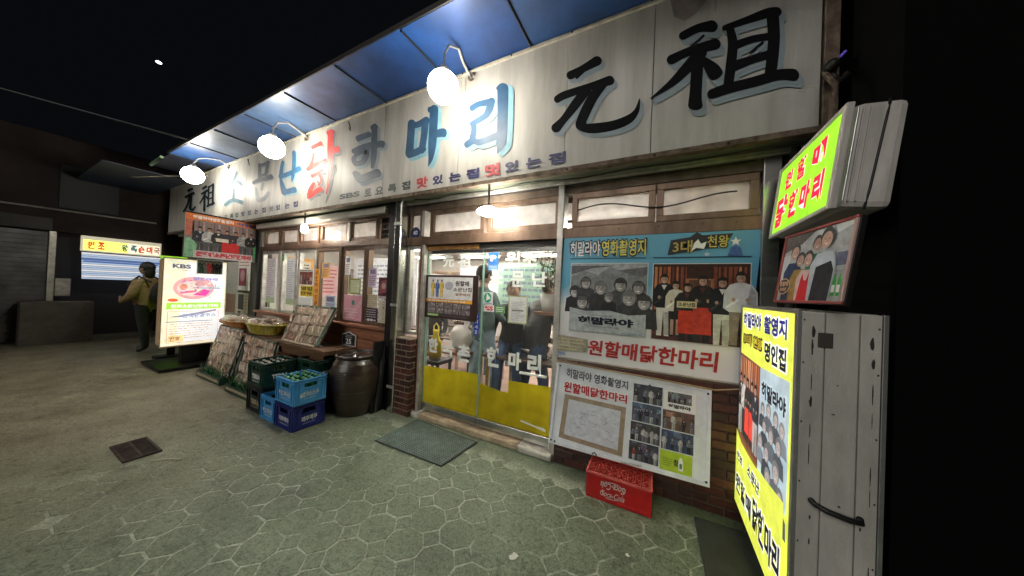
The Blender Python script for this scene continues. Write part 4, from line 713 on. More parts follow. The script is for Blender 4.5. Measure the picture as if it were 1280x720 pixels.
def person(label,loc,rz,top,legs,shoe,pose='stand',lean=0,armL=None,armR=None,hair='short',jacket=1.0,hands=True):
    t=thing('person',label,'person',(0,0,0)); OFF[t.name]=Vector((0,0,0))
    j=jacket; L=lean
    J=[((0,0,.95),.145),((0,-.01+L*.3,1.15),.135*j),((0,L*.7,1.36),(.165*j,.12*j)),((0,L,1.48),.075),((0,L-.02+L*.3,1.56),.052),((0,L*1.3-.02,1.64),.075),
       ((.19,L*.8,1.41),.072*j),((-.19,L*.8,1.41),.072*j)]
    al=armL or [(.27,L*.8,1.15),(.27,-.12+L,.92),(.26,-.17+L,.84)]; ar=armR or [(-.27,L*.8,1.15),(-.27,-.12+L,.92),(-.26,-.17+L,.84)]
    J+=[(al[0],.056*j),(al[1],.042),(al[2],.038)]+[(ar[0],.056*j),(ar[1],.042),(ar[2],.038)]
    if pose=='stand': lg=[[(.095,0,.88),.10],[(.10,-.03,.50),.072],[(.10,.02,.12),.052],[(.10,-.12,.05),.045]]
    else: lg=[[(.11,-.05,.88),.10],[(.12,-.42,.84),.078],[(.12,-.42,.45),.056],[(.12,-.52,.40),.042]]
    n=len(J)
    for s in (1,-1):
        for q,rr in lg: J.append(((q[0]*s,q[1]+(.08*s if pose=='stand' and q[2]<.6 else 0),q[2]),rr))
    E=[(0,1),(1,2),(2,3),(3,4),(4,5),(2,6),(2,7),(6,8),(8,9),(9,10),(7,11),(11,12),(12,13),(0,n),(n,n+1),(n+1,n+2),(n+2,n+3),(0,n+4),(n+4,n+5),(n+5,n+6),(n+6,n+7)]
    Mt=[top,top,top,skin_c,skin_c,top,top,top,top,skin_c,top,top,skin_c,legs,legs,legs,shoe,legs,legs,legs,shoe]
    if hands:
        for hidx,(a,b) in ((10,(9,10)),(13,(12,13))):
            h=Vector(J[hidx][0]); d=(h-Vector(J[a][0])).normalized(); sd=d.cross(Vector((0,1,.3))).normalized()
            for k,(o_,l_) in enumerate([(-.027,.062),(-.009,.075),(.009,.07),(.026,.055)]):
                p1=h+d*.05+sd*o_; p2=p1+d*l_*.55; p3=p2+d*l_*.4+Vector((0,-.015,0))
                q=len(J); J+=[(tuple(p1),.011),(tuple(p2),.0095),(tuple(p3),.008)]; E+=[(hidx,q),(q,q+1),(q+1,q+2)]; Mt+=[skin_c]*3
            p1=h+sd*-.04+d*.01; p2=p1+d*.03+sd*-.02; q=len(J); J+=[(tuple(p1),.013),(tuple(p2),.0095)]; E+=[(hidx,q),(q,q+1)]; Mt+=[skin_c]*2
    skin_fig('body',J,E,t,Mt)
    hc=Vector((0,L*1.3-.03,1.675))
    h=MB(); h.ball(hc,.105,skin_c,24,16,(.82,.98,1.18))
    h.ball(hc+Vector((0,-.105,-.01)),.016,skin_c,8,6,(.9,1.1,1.6))
    for s in (-1,1):
        h.ball(hc+Vector((s*.086,.005,-.005)),.026,skin_c,8,6,(.4,.8,1.2)); h.ball(hc+Vector((s*.034,-.090,.012)),.011,mat('eye_white',(.6,.6,.58),.2),8,6); h.ball(hc+Vector((s*.034,-.0985,.012)),.0055,hair_c,6,5)
    h.ball(hc+Vector((0,-.092,-.058)),.019,mat('lip',(.38,.15,.13),.5),8,6,(1.2,.4,.35)); h.build('head',t)
    hb=MB()
    hb.ball(hc+Vector((0,.018,.03)),.112,hair_c,24,16,(.86,.98,1.1),jit=.025)
    if hair=='long': hb.ball(hc+Vector((0,.06,-.07)),.10,hair_c,20,12,(.85,.6,1.5),jit=.03)
    hb.build('hair',t)
    place(t,loc,(0,0,rz)); OFF[t.name]=Vector((0,0,0)); return t
tan=mat('tan_puffer_fabric',(.36,.23,.12),.7,noise=(9,.35),bump=.8,bscale=14,stretch=(1,1,3)); blackf=mat('black_fabric',(.012,.012,.014),.75,noise=(15,.4),bump=.5,bscale=22); jeans=mat('washed_blue_denim',(.36,.48,.58),.8,noise=(7,.5),bump=.4); teal=mat('teal_grey_knit',(.14,.22,.22),.85,noise=(20,.3)); puffer=mat('black_puffer',(.01,.011,.013),.4,bump=1.0,bscale=9,stretch=(1,1,4)); shoe_m=mat('dark_shoe',(.02,.018,.016),.5); bluej=mat('dark_blue_denim',(.04,.08,.18),.8,noise=(7,.4))
p1=person('person in a tan padded jacket and black backpack standing at the neighbouring stall',(-9.15,1.76,0),math.radians(-50),tan,blackf,shoe_m,armL=[(.27,-.02,1.16),(.20,-.22,1.02),(.13,-.28,1.06)],armR=[(-.27,-.02,1.16),(-.20,-.22,1.02),(-.13,-.28,1.06)],hair='long',jacket=1.25)
b=MB(); b.ball((0,.26,1.20),.2,blackf,20,14,(1.0,.68,1.25),jit=.02)
b.tube([(.13,.16,1.42),(.15,-.02,1.52),(.15,-.17,1.38),(.14,-.14,1.15),(.13,.1,1.02)],.02,blackf,6).tube([(-.13,.16,1.42),(-.15,-.02,1.52),(-.15,-.17,1.38),(-.14,-.14,1.15),(-.13,.1,1.02)],.02,blackf,6)
bk=tag(b.build('backpack'),'rounded black backpack worn over the tan jacket','backpack'); place(bk,(-9.15,1.76,0),(0,0,math.radians(-50)))
person('person in washed blue jeans standing indoors behind the gap of the doors',(-2.0,3.15,.06),math.radians(160),teal,jeans,shoe_m,lean=.03,armR=[(-.27,-.05,1.15),(-.12,-.25,1.08),(-.05,-.3,1.10)])
person('person in a black padded coat standing bent over the table behind the right door leaf',(-1.33,3.25,-.06),math.radians(150),puffer,bluej,shoe_m,lean=-.16,armL=[(.26,-.22,1.12),(.18,-.42,.95),(.14,-.5,.93)],armR=[(-.26,-.22,1.12),(-.18,-.42,.95),(-.14,-.5,.93)],jacket=1.2)
person('person in a black coat sitting in the dining room behind the right door leaf',(-1.72,3.45,-.12),math.radians(20),blackf,bluej,shoe_m,lean=-.05,pose='sit')
person('person in a black top sitting far back behind the window row',(-4.05,4.5,-.35),math.radians(10),blackf,blackf,shoe_m,pose='sit')

person('person in a rust coloured jumper sitting far back on the left of the dining room',(-5.3,4.4,-.35),math.radians(-30),mat('rust_knit',(.4,.12,.05),.8),blackf,shoe_m,pose='sit')
person('person in a pale grey jumper sitting deep in the room left of the doors',(-3.0,4.6,-.35),math.radians(30),mat('pale_knit',(.5,.5,.52),.8),bluej,shoe_m,pose='sit')
def wall_board(name,label,y0,z0,y1,z1,base,draw,cat='poster'):
    t=thing(name,label,cat,(-7.37,(y0+y1)/2,z0)); bx('sheet',t,-7.38,y0,z0,-7.37,y1,z1,pm(base))
    f=Flat((-7.369,y0,z0),(0,1,0),(0,0,1),(1,0,0)); draw(f,y1-y0,z1-z0); f.build('print',t)
wall_board('wall_menu','orange framed menu with dark lines on the inner left wall',3.3,1.3,3.9,2.1,(.8,.4,.12),lambda f,w,h:(f.q(w*.1,h*.1,w*.9,h*.9,pm((.7,.66,.55)),1),faux_lines(f,w*.15,h*.15,w*.85,h*.85,8,black_m,2)))
wall_board('wall_menu','pink notice with red lines on the inner left wall',4.1,1.2,4.5,2.0,(.75,.5,.52),lambda f,w,h:faux_lines(f,w*.1,h*.1,w*.9,h*.9,7,redl,1))
wall_board('wall_photo','dark group photo in a frame on the inner left wall',4.8,1.3,5.6,1.95,(.1,.07,.05),lambda f,w,h:scene_print(f,w*.05,h*.06,w*.95,h*.94,31,(.45,.38,.33),1,people=5))
wall_board('wall_menu','blue and white menu with a yellow heading on the inner left wall',5.9,1.1,6.6,2.1,(.6,.64,.7),lambda f,w,h:(f.q(0,h*.85,w,h,pm((.8,.65,.1)),1),f.q(w*.06,h*.5,w*.94,h*.8,pm((.1,.25,.5)),1),faux_lines(f,w*.1,h*.05,w*.9,h*.45,6,black_m,1)))
board('wall_photo','row of small framed signed cards high on the rear wall',-6.8,7.45,1.5,-5.0,2.1,(.55,.3,.16),'picture',photo=8)
board('wall_photo','green and white beer poster on the rear wall behind the doors',-2.3,7.45,1.2,-1.3,2.1,(.12,.4,.2),'poster',photo=9)
# ---------------------------------------------------------------- things stuck on the window row
def wst(name,label,x0,z0,x1,z1,draw,base=(.75,.75,.72),cat='poster',y=YW-.018): return sticker(name,label,x0,z0,x1,z1,draw,cat,y=y,base=base)
wst('poster','small dark group photo poster on the third window pane',-5.25,1.50,-4.86,1.755,lambda f,w,h:(scene_print(f,0.01,0.01,w-.01,h*.85,11,(.35,.1,.08),1,people=4,warm=True),faux_lines(f,.02,h*.86,w*.9,h,1,black_m,2)),y=YW-.05)
def dy(f,w,h): f.text('영업',w*.05,h*.55,w*.95,h*.92,pm((.12,.09,.02)),1,.05); f.text('전화주문',w*.05,h*.1,w*.95,h*.45,pm((.2,.05,.02)),1,.05)
wst('poster','yellow notice with dark lettering below the group photo poster',-5.2,1.32,-4.84,1.49,dy,(.75,.58,.05),'notice',y=YW-.052)
wst('poster','plain white sheet below the yellow notice',-5.24,1.10,-4.86,1.30,lambda f,w,h:faux_lines(f,.02,.02,w*.9,h*.5,3,pm((.5,.5,.55)),1),cat='notice',y=YW-.05)
def vs(f,w,h):
    for i,ch in enumerate('닭한마리전문'): f.text(ch,w*.15,h*(.84-.165*i),w*.85,h*(.97-.165*i),pm((.55,.12,.02)),1,.05)
wst('banner_strip','narrow vertical orange strip with red letters left of the fourth pane',-4.775,1.18,-4.66,1.76,vs,(.85,.4,.05),'sign',y=YW-.068)
wst('poster','olive green framed certificate on the fifth pane',-3.93,1.405,-3.68,1.63,lambda f,w,h:(f.ring(0,0,w,h,.025,pm((.3,.33,.08)),1),faux_lines(f,.04,.04,w-.04,h-.03,7,pm((.4,.42,.25)),1,rag=.4)),(.62,.64,.42),y=YW-.05)
wst('poster','pink poster with a small green square below the certificate',-4.04,1.03,-3.64,1.39,lambda f,w,h:(f.poly([(0,0),(w*.3,0),(w,h*.7),(w,h*.9)],pm((.72,.4,.46)),1),f.q(w*.45,h*.62,w*.6,h*.8,pm((.05,.25,.2)),2),faux_lines(f,w*.1,.02,w*.8,h*.5,4,pm((.8,.6,.65)),2)),(.66,.32,.38),y=YW-.05)
wst('poster','maroon photo poster on the last pane beside the column',-3.315,1.37,-3.10,1.655,lambda f,w,h:(f.poly([(w*.1,h*.2),(w*.9,h*.35),(w*.7,h*.9),(w*.2,h*.8)],pm((.3,.08,.1)),1),f.disc(w*.5,h*.6,w*.2,h*.14,pm((.5,.3,.28)),2),f.q(0,0,w,h*.13,pm((.5,.4,.4)),1)),(.12,.03,.04),y=YW-.05)
wst('notice','beige sheet beside the maroon photo poster',-3.54,1.24,-3.325,1.42,lambda f,w,h:faux_lines(f,.01,.01,w,h,6,pm((.42,.34,.22)),1),(.55,.46,.33),'notice',y=YW-.05)
def dk(f,w,h): faux_lines(f,w*.12,h*.3,w*.9,h*.95,4,pm((.5,.48,.5)),1,rag=.1); f.text('ㅇ휴무ㅇ',w*.12,h*.06,w*.9,h*.24,white_m,1,.06)
wst('notice','near black notice with white lettering low on the last pane',-3.60,1.045,-3.30,1.235,dk,(.045,.02,.03),'notice',y=YW-.056)
wst('notice','tall cream paper notice low on the last pane beside the column',-3.29,1.03,-3.105,1.35,lambda f,w,h:(faux_lines(f,w*.35,h*.1,w*.65,h*.95,10,pm((.35,.3,.25)),1,rag=.2),f.disc(w*.5,h*.7,.012,.012,redl,2)),(.66,.58,.45),'notice',y=YW-.05)
wst('sticker','small red sticker on the stile beside the steel column',-3.075,1.42,-3.05,1.62,lambda f,w,h:None,(.65,.1,.05),'sticker',y=YW-.07)
for (lb_,a,z0_,b,z1_,bs) in [('small orange card with red lines high on the fourth pane',-4.62,1.62,-4.42,1.86,(.75,.42,.15)),('pale blue sheet low on the fourth pane',-4.5,1.08,-4.25,1.36,(.5,.62,.75)),('white receipt strip high on the fifth pane',-4.05,1.68,-3.93,1.95,(.75,.75,.75)),('lilac notice above the beige sheet on the last pane',-3.52,1.52,-3.36,1.78,(.6,.5,.66)),('small green and white sticker high on the second pane',-5.83,1.9,-5.75,2.02,(.2,.5,.25))]:
    wst('notice',lb_,a,z0_,b,z1_,lambda f,w,h:(faux_lines(f,w*.08,h*.1,w*.92,h*.6,5,pm((.3,.1,.1)),1),f.q(w*.15,h*.68,w*.85,h*.92,pm((.25,.2,.3)),1)),bs,'notice',y=YW-.05)
# menu sheets in the first two panes
for i,(a,b) in enumerate([(-6.4,-6.1),(-5.72,-5.42)]):
    wst('notice',['tall white price list with pink headings in the far left pane','tall white price list with grey headings in the second pane'][i],a,1.15,b,1.95,lambda f,w,h:(faux_lines(f,.03,.05,w-.03,h*.95,18,pm(((.6,.35,.45),(.4,.42,.5))[i]),1,seed=i+4,rag=.5),f.q(0,0,w,h*.12,pm((.5,.62,.38)),1)),(.72,.72,.74),'notice',y=YW-.02)
# house number plaque
pq=thing('number_plaque','black arched house number plaque reading 25 above the jar','plaque',(-3.78,2.50,.68))
def arch(x0,x1,z0,z1,k=0): 
    w=x1-x0; return [(x0,z0),(x1,z0),(x1,z1-.035),(x1-w*.2,z1-.028),((x0+x1)/2,z1),(x0+w*.2,z1-.028),(x0,z1-.035)]
yq=2.50
MB().prism([Vector((x,yq,z)) for x,z in arch(-3.93,-3.64,.69,.885)],Vector((0,.012,0)),white_m).build('plate_edge',pq)
f=Flat((0,yq-.002,0),(1,0,0),(0,0,1),(0,-1,0)); f.poly(arch(-3.92,-3.65,.70,.875),mat('black_enamel',(.012,.012,.014),.3),0); f.text('25',-3.845,.715,-3.725,.79,white_m,1,.02); faux_lines(f,-3.86,.80,-3.71,.845,2,pm((.5,.5,.5)),1,rag=0); f.build('number',pq)
bx('bracket',pq,-3.81,2.51,.74,-3.76,2.55,.80,dark_m)

# ================================================================ BANNER ABOVE THE BRICK WALL
ban=thing('banner','large blue and white vinyl banner with two photos and red lettering right of the doors','banner',(0,2.56,.96))
O=(0,2.548,0)
f=Flat(O,(1,0,0),(0,0,1),(0,-1,0))
skyb=mat('banner_vinyl',(.1,.3,.42),.38,noise=(3,.2),bump=.12,bscale=6)
n_=skyb.node_tree; b_=n_.nodes['Principled BSDF']
tc=n_.nodes.new('ShaderNodeTexCoord'); sx=n_.nodes.new('ShaderNodeSeparateXYZ'); n_.links.new(tc.outputs['Object'],sx.inputs[0])
ns=n_.nodes.new('ShaderNodeTexNoise'); ns.inputs['Scale'].default_value=4; n_.links.new(tc.outputs['Object'],ns.inputs['Vector'])
ma=n_.nodes.new('ShaderNodeMath'); ma.operation='MULTIPLY_ADD'; ma.inputs[1].default_value=.3; n_.links.new(ns.outputs['Fac'],ma.inputs[0]); n_.links.new(sx.outputs[2],ma.inputs[2])
rp=n_.nodes.new('ShaderNodeValToRGB'); rp.color_ramp.elements[0].position=.62; rp.color_ramp.elements[0].color=(.74,.74,.74,1); rp.color_ramp.elements[1].position=.82; rp.color_ramp.elements[1].color=(.10,.34,.50,1)
n_.links.new(ma.outputs[0],rp.inputs[0]); n_.links.new(rp.outputs[0],b_.inputs['Base Color'])
# gently rippled vinyl sheet
vs_=[];fs_=[];NX,NZ=28,14
for i in range(NX+1):
    for k in range(NZ+1):
        u=i/NX; v=k/NZ; xa=-.775+(-.03)*(1-v); xb=.655-.075*(1-v); x=xa+(xb-xa)*u; z=.958+(2.108-.958)*v
        vs_.append((x,2.552+.003*math.sin(u*17+v*3)*(1-v)+.002*math.sin(v*9),z))
for i in range(NX):
    for k in range(NZ): a=i*(NZ+1)+k; fs_.append((a,a+NZ+1,a+NZ+2,a+1))
MB().add(vs_,fs_,skyb,True).build('vinyl_sheet',ban)
for s,a,b_2 in ((0,-.79,.66),):
    bx('batten',ban,a,2.556,2.108,b_2,2.575,2.128,mat('pale_batten',(.5,.45,.36),.6,noise=(12,.4)),.003); bx('batten',ban,-.80,2.556,.925,.60,2.575,.952,MATS['pale_batten'],.003)
Y_=pm((.72,.66,.16)); 
f.outlined('히말라야',-.712,1.885,-.45,2.02,white_m,black_m,1,.08); f.outlined('영화촬영지',-.435,1.885,-.088,2.02,Y_,black_m,1,.08)
f.q(-.71,1.861,-.08,1.868,pm((.02,.05,.12)),1); f.q(-.03,1.861,.595,1.868,pm((.02,.05,.12)),1)
f.poly([(.07,1.885),(.28,1.915),(.45,1.965),(.485,2.035),(.30,2.03),(.26,2.055),(.22,2.02),(.09,2.0)],black_m,.5)
f.outlined('3대',.105,1.90,.235,1.995,pm((.55,.42,.1)),black_m,1,.08); f.outlined('천왕',.33,1.935,.46,2.025,pm((.6,.5,.12)),black_m,1,.08)
f.poly([(.23,1.91),(.26,1.935),(.31,1.925),(.325,1.98),(.29,1.965),(.27,2.0),(.245,1.97)],white_m,2.6)
def star(f,cx,cy,r,M,k): f.poly([(cx+(r if i%2==0 else r*.42)*math.sin(math.pi*i/5),cy+(r if i%2==0 else r*.42)*math.cos(math.pi*i/5)) for i in range(10)],M,k)
star(f,.50,1.975,.035,white_m,1); star(f,.33,1.885,.022,pm((.5,.55,.7)),1); f.poly([(.455,1.872),(.545,1.872),(.53,1.93),(.5,1.945),(.47,1.93)],pm((.08,.16,.4)),.8)
# grey outdoor group portrait (generic) on the left
x0,z0,x1,z1=-.695,1.22,-.068,1.818
f.q(x0-.006,z0-.006,x1+.006,z1+.006,pm((.6,.62,.62)),1); f.q(x0,z0,x1,z1,pm((.22,.23,.24)),2)
f.poly([(x0,1.70),(-.58,1.76),(-.46,1.72),(-.36,1.79),(-.2,1.73),(x1,1.78),(x1,z1),(x0,z1)],pm((.36,.37,.38)),2.3); f.poly([(x0,1.72),(-.5,1.78),(-.3,1.80),(x0,1.80)],pm((.12,.12,.13)),2.5); f.poly([(-.3,1.76),(-.1,1.70),(x1,1.74),(x1,1.79)],pm((.14,.14,.15)),2.5)
r=random.Random(5)
for i,(cx,cz,s) in enumerate([(-.655,1.56,.052),(-.56,1.64,.05),(-.43,1.60,.058),(-.27,1.63,.055),(-.13,1.61,.052),(-.20,1.52,.062),(-.085,1.49,.06),(-.585,1.47,.058),(-.36,1.52,.04)]):
    k=3+i*.7; g=[.03,.06,.045,.08][i%4]
    f.poly([(cx-s*1.7,cz-s*3.4),(cx+s*1.7,cz-s*3.4),(cx+s*1.5,cz-s*1.1),(cx+s*.5,cz-s*.5),(cx-s*.5,cz-s*.5),(cx-s*1.5,cz-s*1.1)],pm((g,g,g*1.05)),k)
    f.disc(cx,cz+s*.2,s*.98,s*1.08,pm((.05+.1*(i%3==2),)*3),k+.1); f.disc(cx,cz-.02*s,s*.74,s*.86,pm((.42,.40,.385)),k+.2)
    f.disc(cx+s*.35,cz-.1*s,s*.34,s*.6,pm((.30,.285,.28)),k+.25)
    for d in (-.28,.28): f.disc(cx+d*s,cz+s*.12,s*.13,s*.05,pm((.05,.05,.05)),k+.3,8)
    f.disc(cx,cz-.08*s,s*.10,s*.2,pm((.27,.25,.24)),k+.3,8); f.poly([(cx-s*.3,cz-s*.36),(cx+s*.3,cz-s*.36),(cx+s*.15,cz-s*.5),(cx-s*.15,cz-s*.5)],pm((.75,.75,.74)),k+.3); f.poly([(cx-s*.42,cz+s*.2),(cx-s*.14,cz+s*.24),(cx-s*.14,cz+s*.2),(cx-s*.42,cz+s*.16)],pm((.06,.06,.06)),k+.3); f.poly([(cx+s*.42,cz+s*.2),(cx+s*.14,cz+s*.24),(cx+s*.14,cz+s*.2),(cx+s*.42,cz+s*.16)],pm((.06,.06,.06)),k+.3)
    f.poly([(cx-s*.75,cz+s*.35),(cx+s*.75,cz+s*.35),(cx+s*.6,cz+s*1.0),(cx-s*.6,cz+s*1.0)],pm((.05+.06*(i%3),)*3),k+.4)
f.poly([(x0,z0),(x1,z0),(x1,1.40),(-.2,1.385),(-.35,1.415),(-.55,1.40),(x0,1.425)],pm((.42,.46,.47)),11)
f.text('히말라야',-.615,1.285,-.16,1.352,pm((.012,.016,.03)),12,.06); faux_lines(f,-.54,1.264,-.27,1.278,1,pm((.2,.22,.24)),12,rag=0); faux_lines(f,-.50,1.362,-.33,1.374,1,pm((.2,.22,.24)),12,rag=0); faux_lines(f,-.25,1.225,-.1,1.24,1,pm((.1,.2,.4)),12,rag=0)
# group photo on the right
x0,z0,x1,z1=-.024,1.215,.590,1.812
f.q(x0-.006,z0-.006,x1+.006,z1+.006,pm((.62,.6,.58)),1); f.q(x0,z0,x1,z1,pm((.045,.02,.014)),2)
for i in range(20):
    a=x0+.01+i*.03; c=[(.42,.13,.05),(.22,.06,.03),(.5,.2,.09),(.12,.04,.025)][r.randrange(4)]
    if not .20<a<.36: f.q(a,1.42+r.uniform(0,.04),a+r.uniform(.008,.022),1.79,pm(c),2.5)
f.q(.2,1.55,.38,1.70,pm((.34,.14,.07)),2.6); f.q(.22,1.56,.36,1.69,pm((.12,.05,.035)),2.7); f.q(x0,z0,x1,1.29,pm((.09,.035,.035)),2.8)
figure(f,.055,1.245,.49,(.015,.015,.02),(.62,.6,.55),k=4); figure(f,.135,1.25,.43,(.6,.55,.45),(.02,.02,.02),k=5.5); f.q(.105,1.26,.165,1.38,pm((.4,.26,.2)),6); f.q(.127,1.26,.143,1.38,pm((.05,.02,.015)),6.2)
figure(f,.215,1.225,.44,(.02,.02,.022),(.03,.03,.03),k=7,apron=(.55,.05,.025),wide=1.25); figure(f,.31,1.22,.505,(.02,.018,.018),(.03,.03,.035),k=8.5,apron=(.5,.05,.03),wide=1.1)
figure(f,.43,1.215,.50,(.015,.016,.022),(.55,.54,.5),k=10); figure(f,.535,1.225,.53,(.6,.6,.6),(.25,.2,.17),k=11.5,wide=1.15)
f.q(.145,1.475,.275,1.525,pm((.62,.55,.3)),13); f.text('소문난집',.155,1.485,.265,1.515,black_m,14,.03)
f.text('원할매닭한마리',0,0,0,0,pm((.45,.035,.03)),1,.028,quad=((-.525,1.015),(.415,1.012),(.425,1.165),(-.515,1.15)))
f.build('banner_print',ban)
f=Flat((0,2.536,0),(1,0,0),(0,0,1),(0,-1,0)); f.poly([(-.80,1.02),(-.53,1.035),(-.525,1.15),(-.795,1.165)],mat('silver_tape',(.5,.46,.33),.25,.6,noise=(12,.5),bump=.8,bscale=20),0); faux_lines(f,-.79,1.03,-.55,1.15,4,pm((.6,.55,.35)),1); f.poly([(-.79,.985),(-.72,.985),(-.72,1.01),(-.79,1.01)],pm((.25,.32,.5)),0); f.build('tape_patch',ban)
f=MB()
for x in (-.6,-.3,0,.3,.5): f.ball((x,2.553,2.117),.006,dark_m,8,5)
f.build('nail',ban)

# ================================================================ LEANING PHOTO BOARD
bd=thing('photo_board','white framed photo board with a signed sheet and eight snapshots leaning on the brick wall','notice board',(-.2,2.42,.2))
up=Vector((0,.1,.68)).normalized(); nn=Vector((0,-.68,.1)).normalized(); Ob=Vector((0,2.40,.2))
def bp(x,v,k=0): return Ob+Vector((1,0,0))*x+up*v+nn*k
fr=mat('chalky_white_board',(.72,.75,.8),.55,noise=(5,.25))
MB().prism([bp(-.80,.03,-.012),bp(.375,.045,-.012),bp(.382,.705,-.012),bp(-.783,.735,-.012)],-nn*.012,fr).build('board_sheet',bd)
def strip(a,b,wd,name,M,k=0,th=.012): 
    A=Vector(a);B=Vector(b); d=(B-A).normalized(); p=Vector((-d.y,d.x))*wd
    MB().prism([bp(A.x,A.y,k),bp(B.x,B.y,k),bp(B.x+p.x,B.y+p.y,k),bp(A.x+p.x,A.y+p.y,k)],-nn*th,M).build(name,bd)
strip((-.80,.03),(.375,.045),.022,'rim',fr,.002); strip((-.783,.713),(.382,.683),.022,'rim',fr,.002); strip((-.778,.052),(-.761,.713),.022,'rim',fr,.001); strip((.375,.066),(.382,.684),.022,'rim',fr,.001)
f=Flat(Ob-nn*.0112,(1,0,0),up,nn)
f.text('히말라야 영화촬영지',0,0,0,0,pm((.10,.10,.12)),1,.03,quad=((-.69,.605),(-.178,.59),(-.178,.66),(-.69,.69)))
f.text('원할매닭한마리',0,0,0,0,white_m,1,.10,quad=((-.71,.475),(-.175,.478),(-.175,.56),(-.71,.58))); f.text('원할매닭한마리',0,0,0,0,pm((.5,.03,.04)),2,.035,quad=((-.705,.48),(-.18,.483),(-.18,.552),(-.705,.572)))
f.poly([(-.718,.094),(-.197,.078),(-.185,.455),(-.69,.462)],mat('tan_frame_print',(.33,.25,.17),.6,noise=(15,.3)),1); f.poly([(-.672,.130),(-.232,.118),(-.222,.418),(-.652,.426)],pm((.58,.60,.66)),2)
r=random.Random(9); ink=pm((.12,.12,.18))
for i in range(42):
    x=r.uniform(-.64,-.29); y=r.uniform(.15,.39); pts=[]
    for k in range(r.randint(3,6)): pts.append((x,y)); x+=r.uniform(.004,.022); y+=r.uniform(-.02,.02)
    for (a,b),(c,d) in zip(pts,pts[1:]): f.poly([(a,b),(c,d),(c,d+.0022),(a,b+.0022)],ink,3)
k=0
for j in range(4):
    for i in range(2):
        xa=-.135+.216*i-.005*j; xb=xa+.206; yb=.655-.145*j-.008*i; ya=yb-.138
        if i==1 and j==3: f.q(xa,ya,xb,yb,pm((.42,.56,.04)),1); f.poly([(xa+.12,ya+.02),(xa+.15,ya+.02),(xa+.15,ya+.08),(xa+.142,ya+.11),(xa+.128,ya+.11),(xa+.12,ya+.08)],white_m,2); f.text('참',xa+.09,ya+.045,xa+.12,ya+.09,black_m,2,.03); faux_lines(f,xa+.02,ya+.03,xa+.08,ya+.09,4,pm((.2,.3,.05)),2); f.q(xa+.127,ya+.035,xa+.143,ya+.07,pm((.1,.3,.1)),3)
        elif i==1 and j==0: f.q(xa,ya,xb,yb,white_m,1); scene_print(f,xa+.025,ya+.05,xb-.025,yb-.01,40,(.25,.25,.26),2,people=5); f.text('히말라야',xa+.03,ya+.012,xb-.03,ya+.04,black_m,2,.06)
        else: scene_print(f,xa,ya,xb,yb,60+k,[(.12,.13,.16),(.2,.22,.26),(.16,.2,.28),(.24,.15,.12),(.12,.12,.13),(.1,.14,.24)][k%6],1,people=[4,3,5,4,6,4][k%6],warm=(j==3))
        k+=1
f.build('board_print',bd)
MB().tube([bp(-.42,.03,.004),bp(-.42,.05,.012),bp(-.405,.062,.012),bp(-.39,.05,.012),bp(-.39,.03,.004)],.004,dark_m,6).build('hanging_loop',bd)
MB().tube([bp(-.2,.055,.004),bp(-.2,.052,.02),bp(-.06,.058,.02),bp(-.06,.062,.004)],.005,mat('wire_handle',(.45,.44,.42),.3,.8),6).build('handle',bd)
f=MB()
for x,v_ in ((-.78,.06),(-.745,.055),(.355,.075),(.36,.67),(-.75,.70),(-.37,.665),(-.02,.66)): f.ball(bp(x,v_,.004),.008,dark_m,8,5)
f.build('bolt',bd)
tag(MB().tube([(-.79,2.5,.93),(-.3,2.47,.925),(.1,2.47,.915),(.40,2.49,.90),(.64,2.53,.945)],.006,mat('copper_wire',(.4,.28,.16),.4,.5),6).build('cable',loc=(0,2.48,.92)),'thin pale wire strung above the photo board','cable')

# ================================================================ RED CRATE
def swirl(f,pts,w,M,k): f.stroke([(x-w*.2,z+w*.5,x+w*.2,z-w*.5) for x,z in pts],M,k)
ck=thing('red_crate','red plastic bottle crate with white script lettering on the ground under the photo board','crate',(-.2,2.37,0))
redpl=mat('red_plastic',(.50,.012,.012),.32,noise=(6,.35)); redl2=mat('light_red_plastic',(.62,.10,.08),.35,noise=(20,.3))
X0,X1,YF,YB,ZT=-.432,.020,2.245,2.50,.182
bx('front_wall',ck,X0,YF,0,X1,YF+.012,ZT,redpl,.004); bx('rear_wall',ck,X0,YB-.012,0,X1,YB,ZT,redpl,.004); bx('side_wall',ck,X0,YF+.012,0,X0+.012,YB-.012,ZT,redpl,.003); bx('side_wall',ck,X1-.012,YF+.012,0,X1,YB-.012,ZT,redpl,.003)
f=MB(); f.box(X0-.005,YF-.005,ZT,X1+.005,YF+.012,ZT+.012,redl2).box(X0-.005,YB-.012,ZT,X1+.005,YB+.005,ZT+.012,redl2).box(X0-.005,YF+.012,ZT,X0+.012,YB-.012,ZT+.012,redl2).box(X1-.012,YF+.012,ZT,X1+.005,YB-.012,ZT+.012,redl2); f.build('rim',ck,.002)
g=MB(); nx,ny=8,4; dx=(X1-X0-.024)/nx; dy_=(YB-YF-.024)/ny
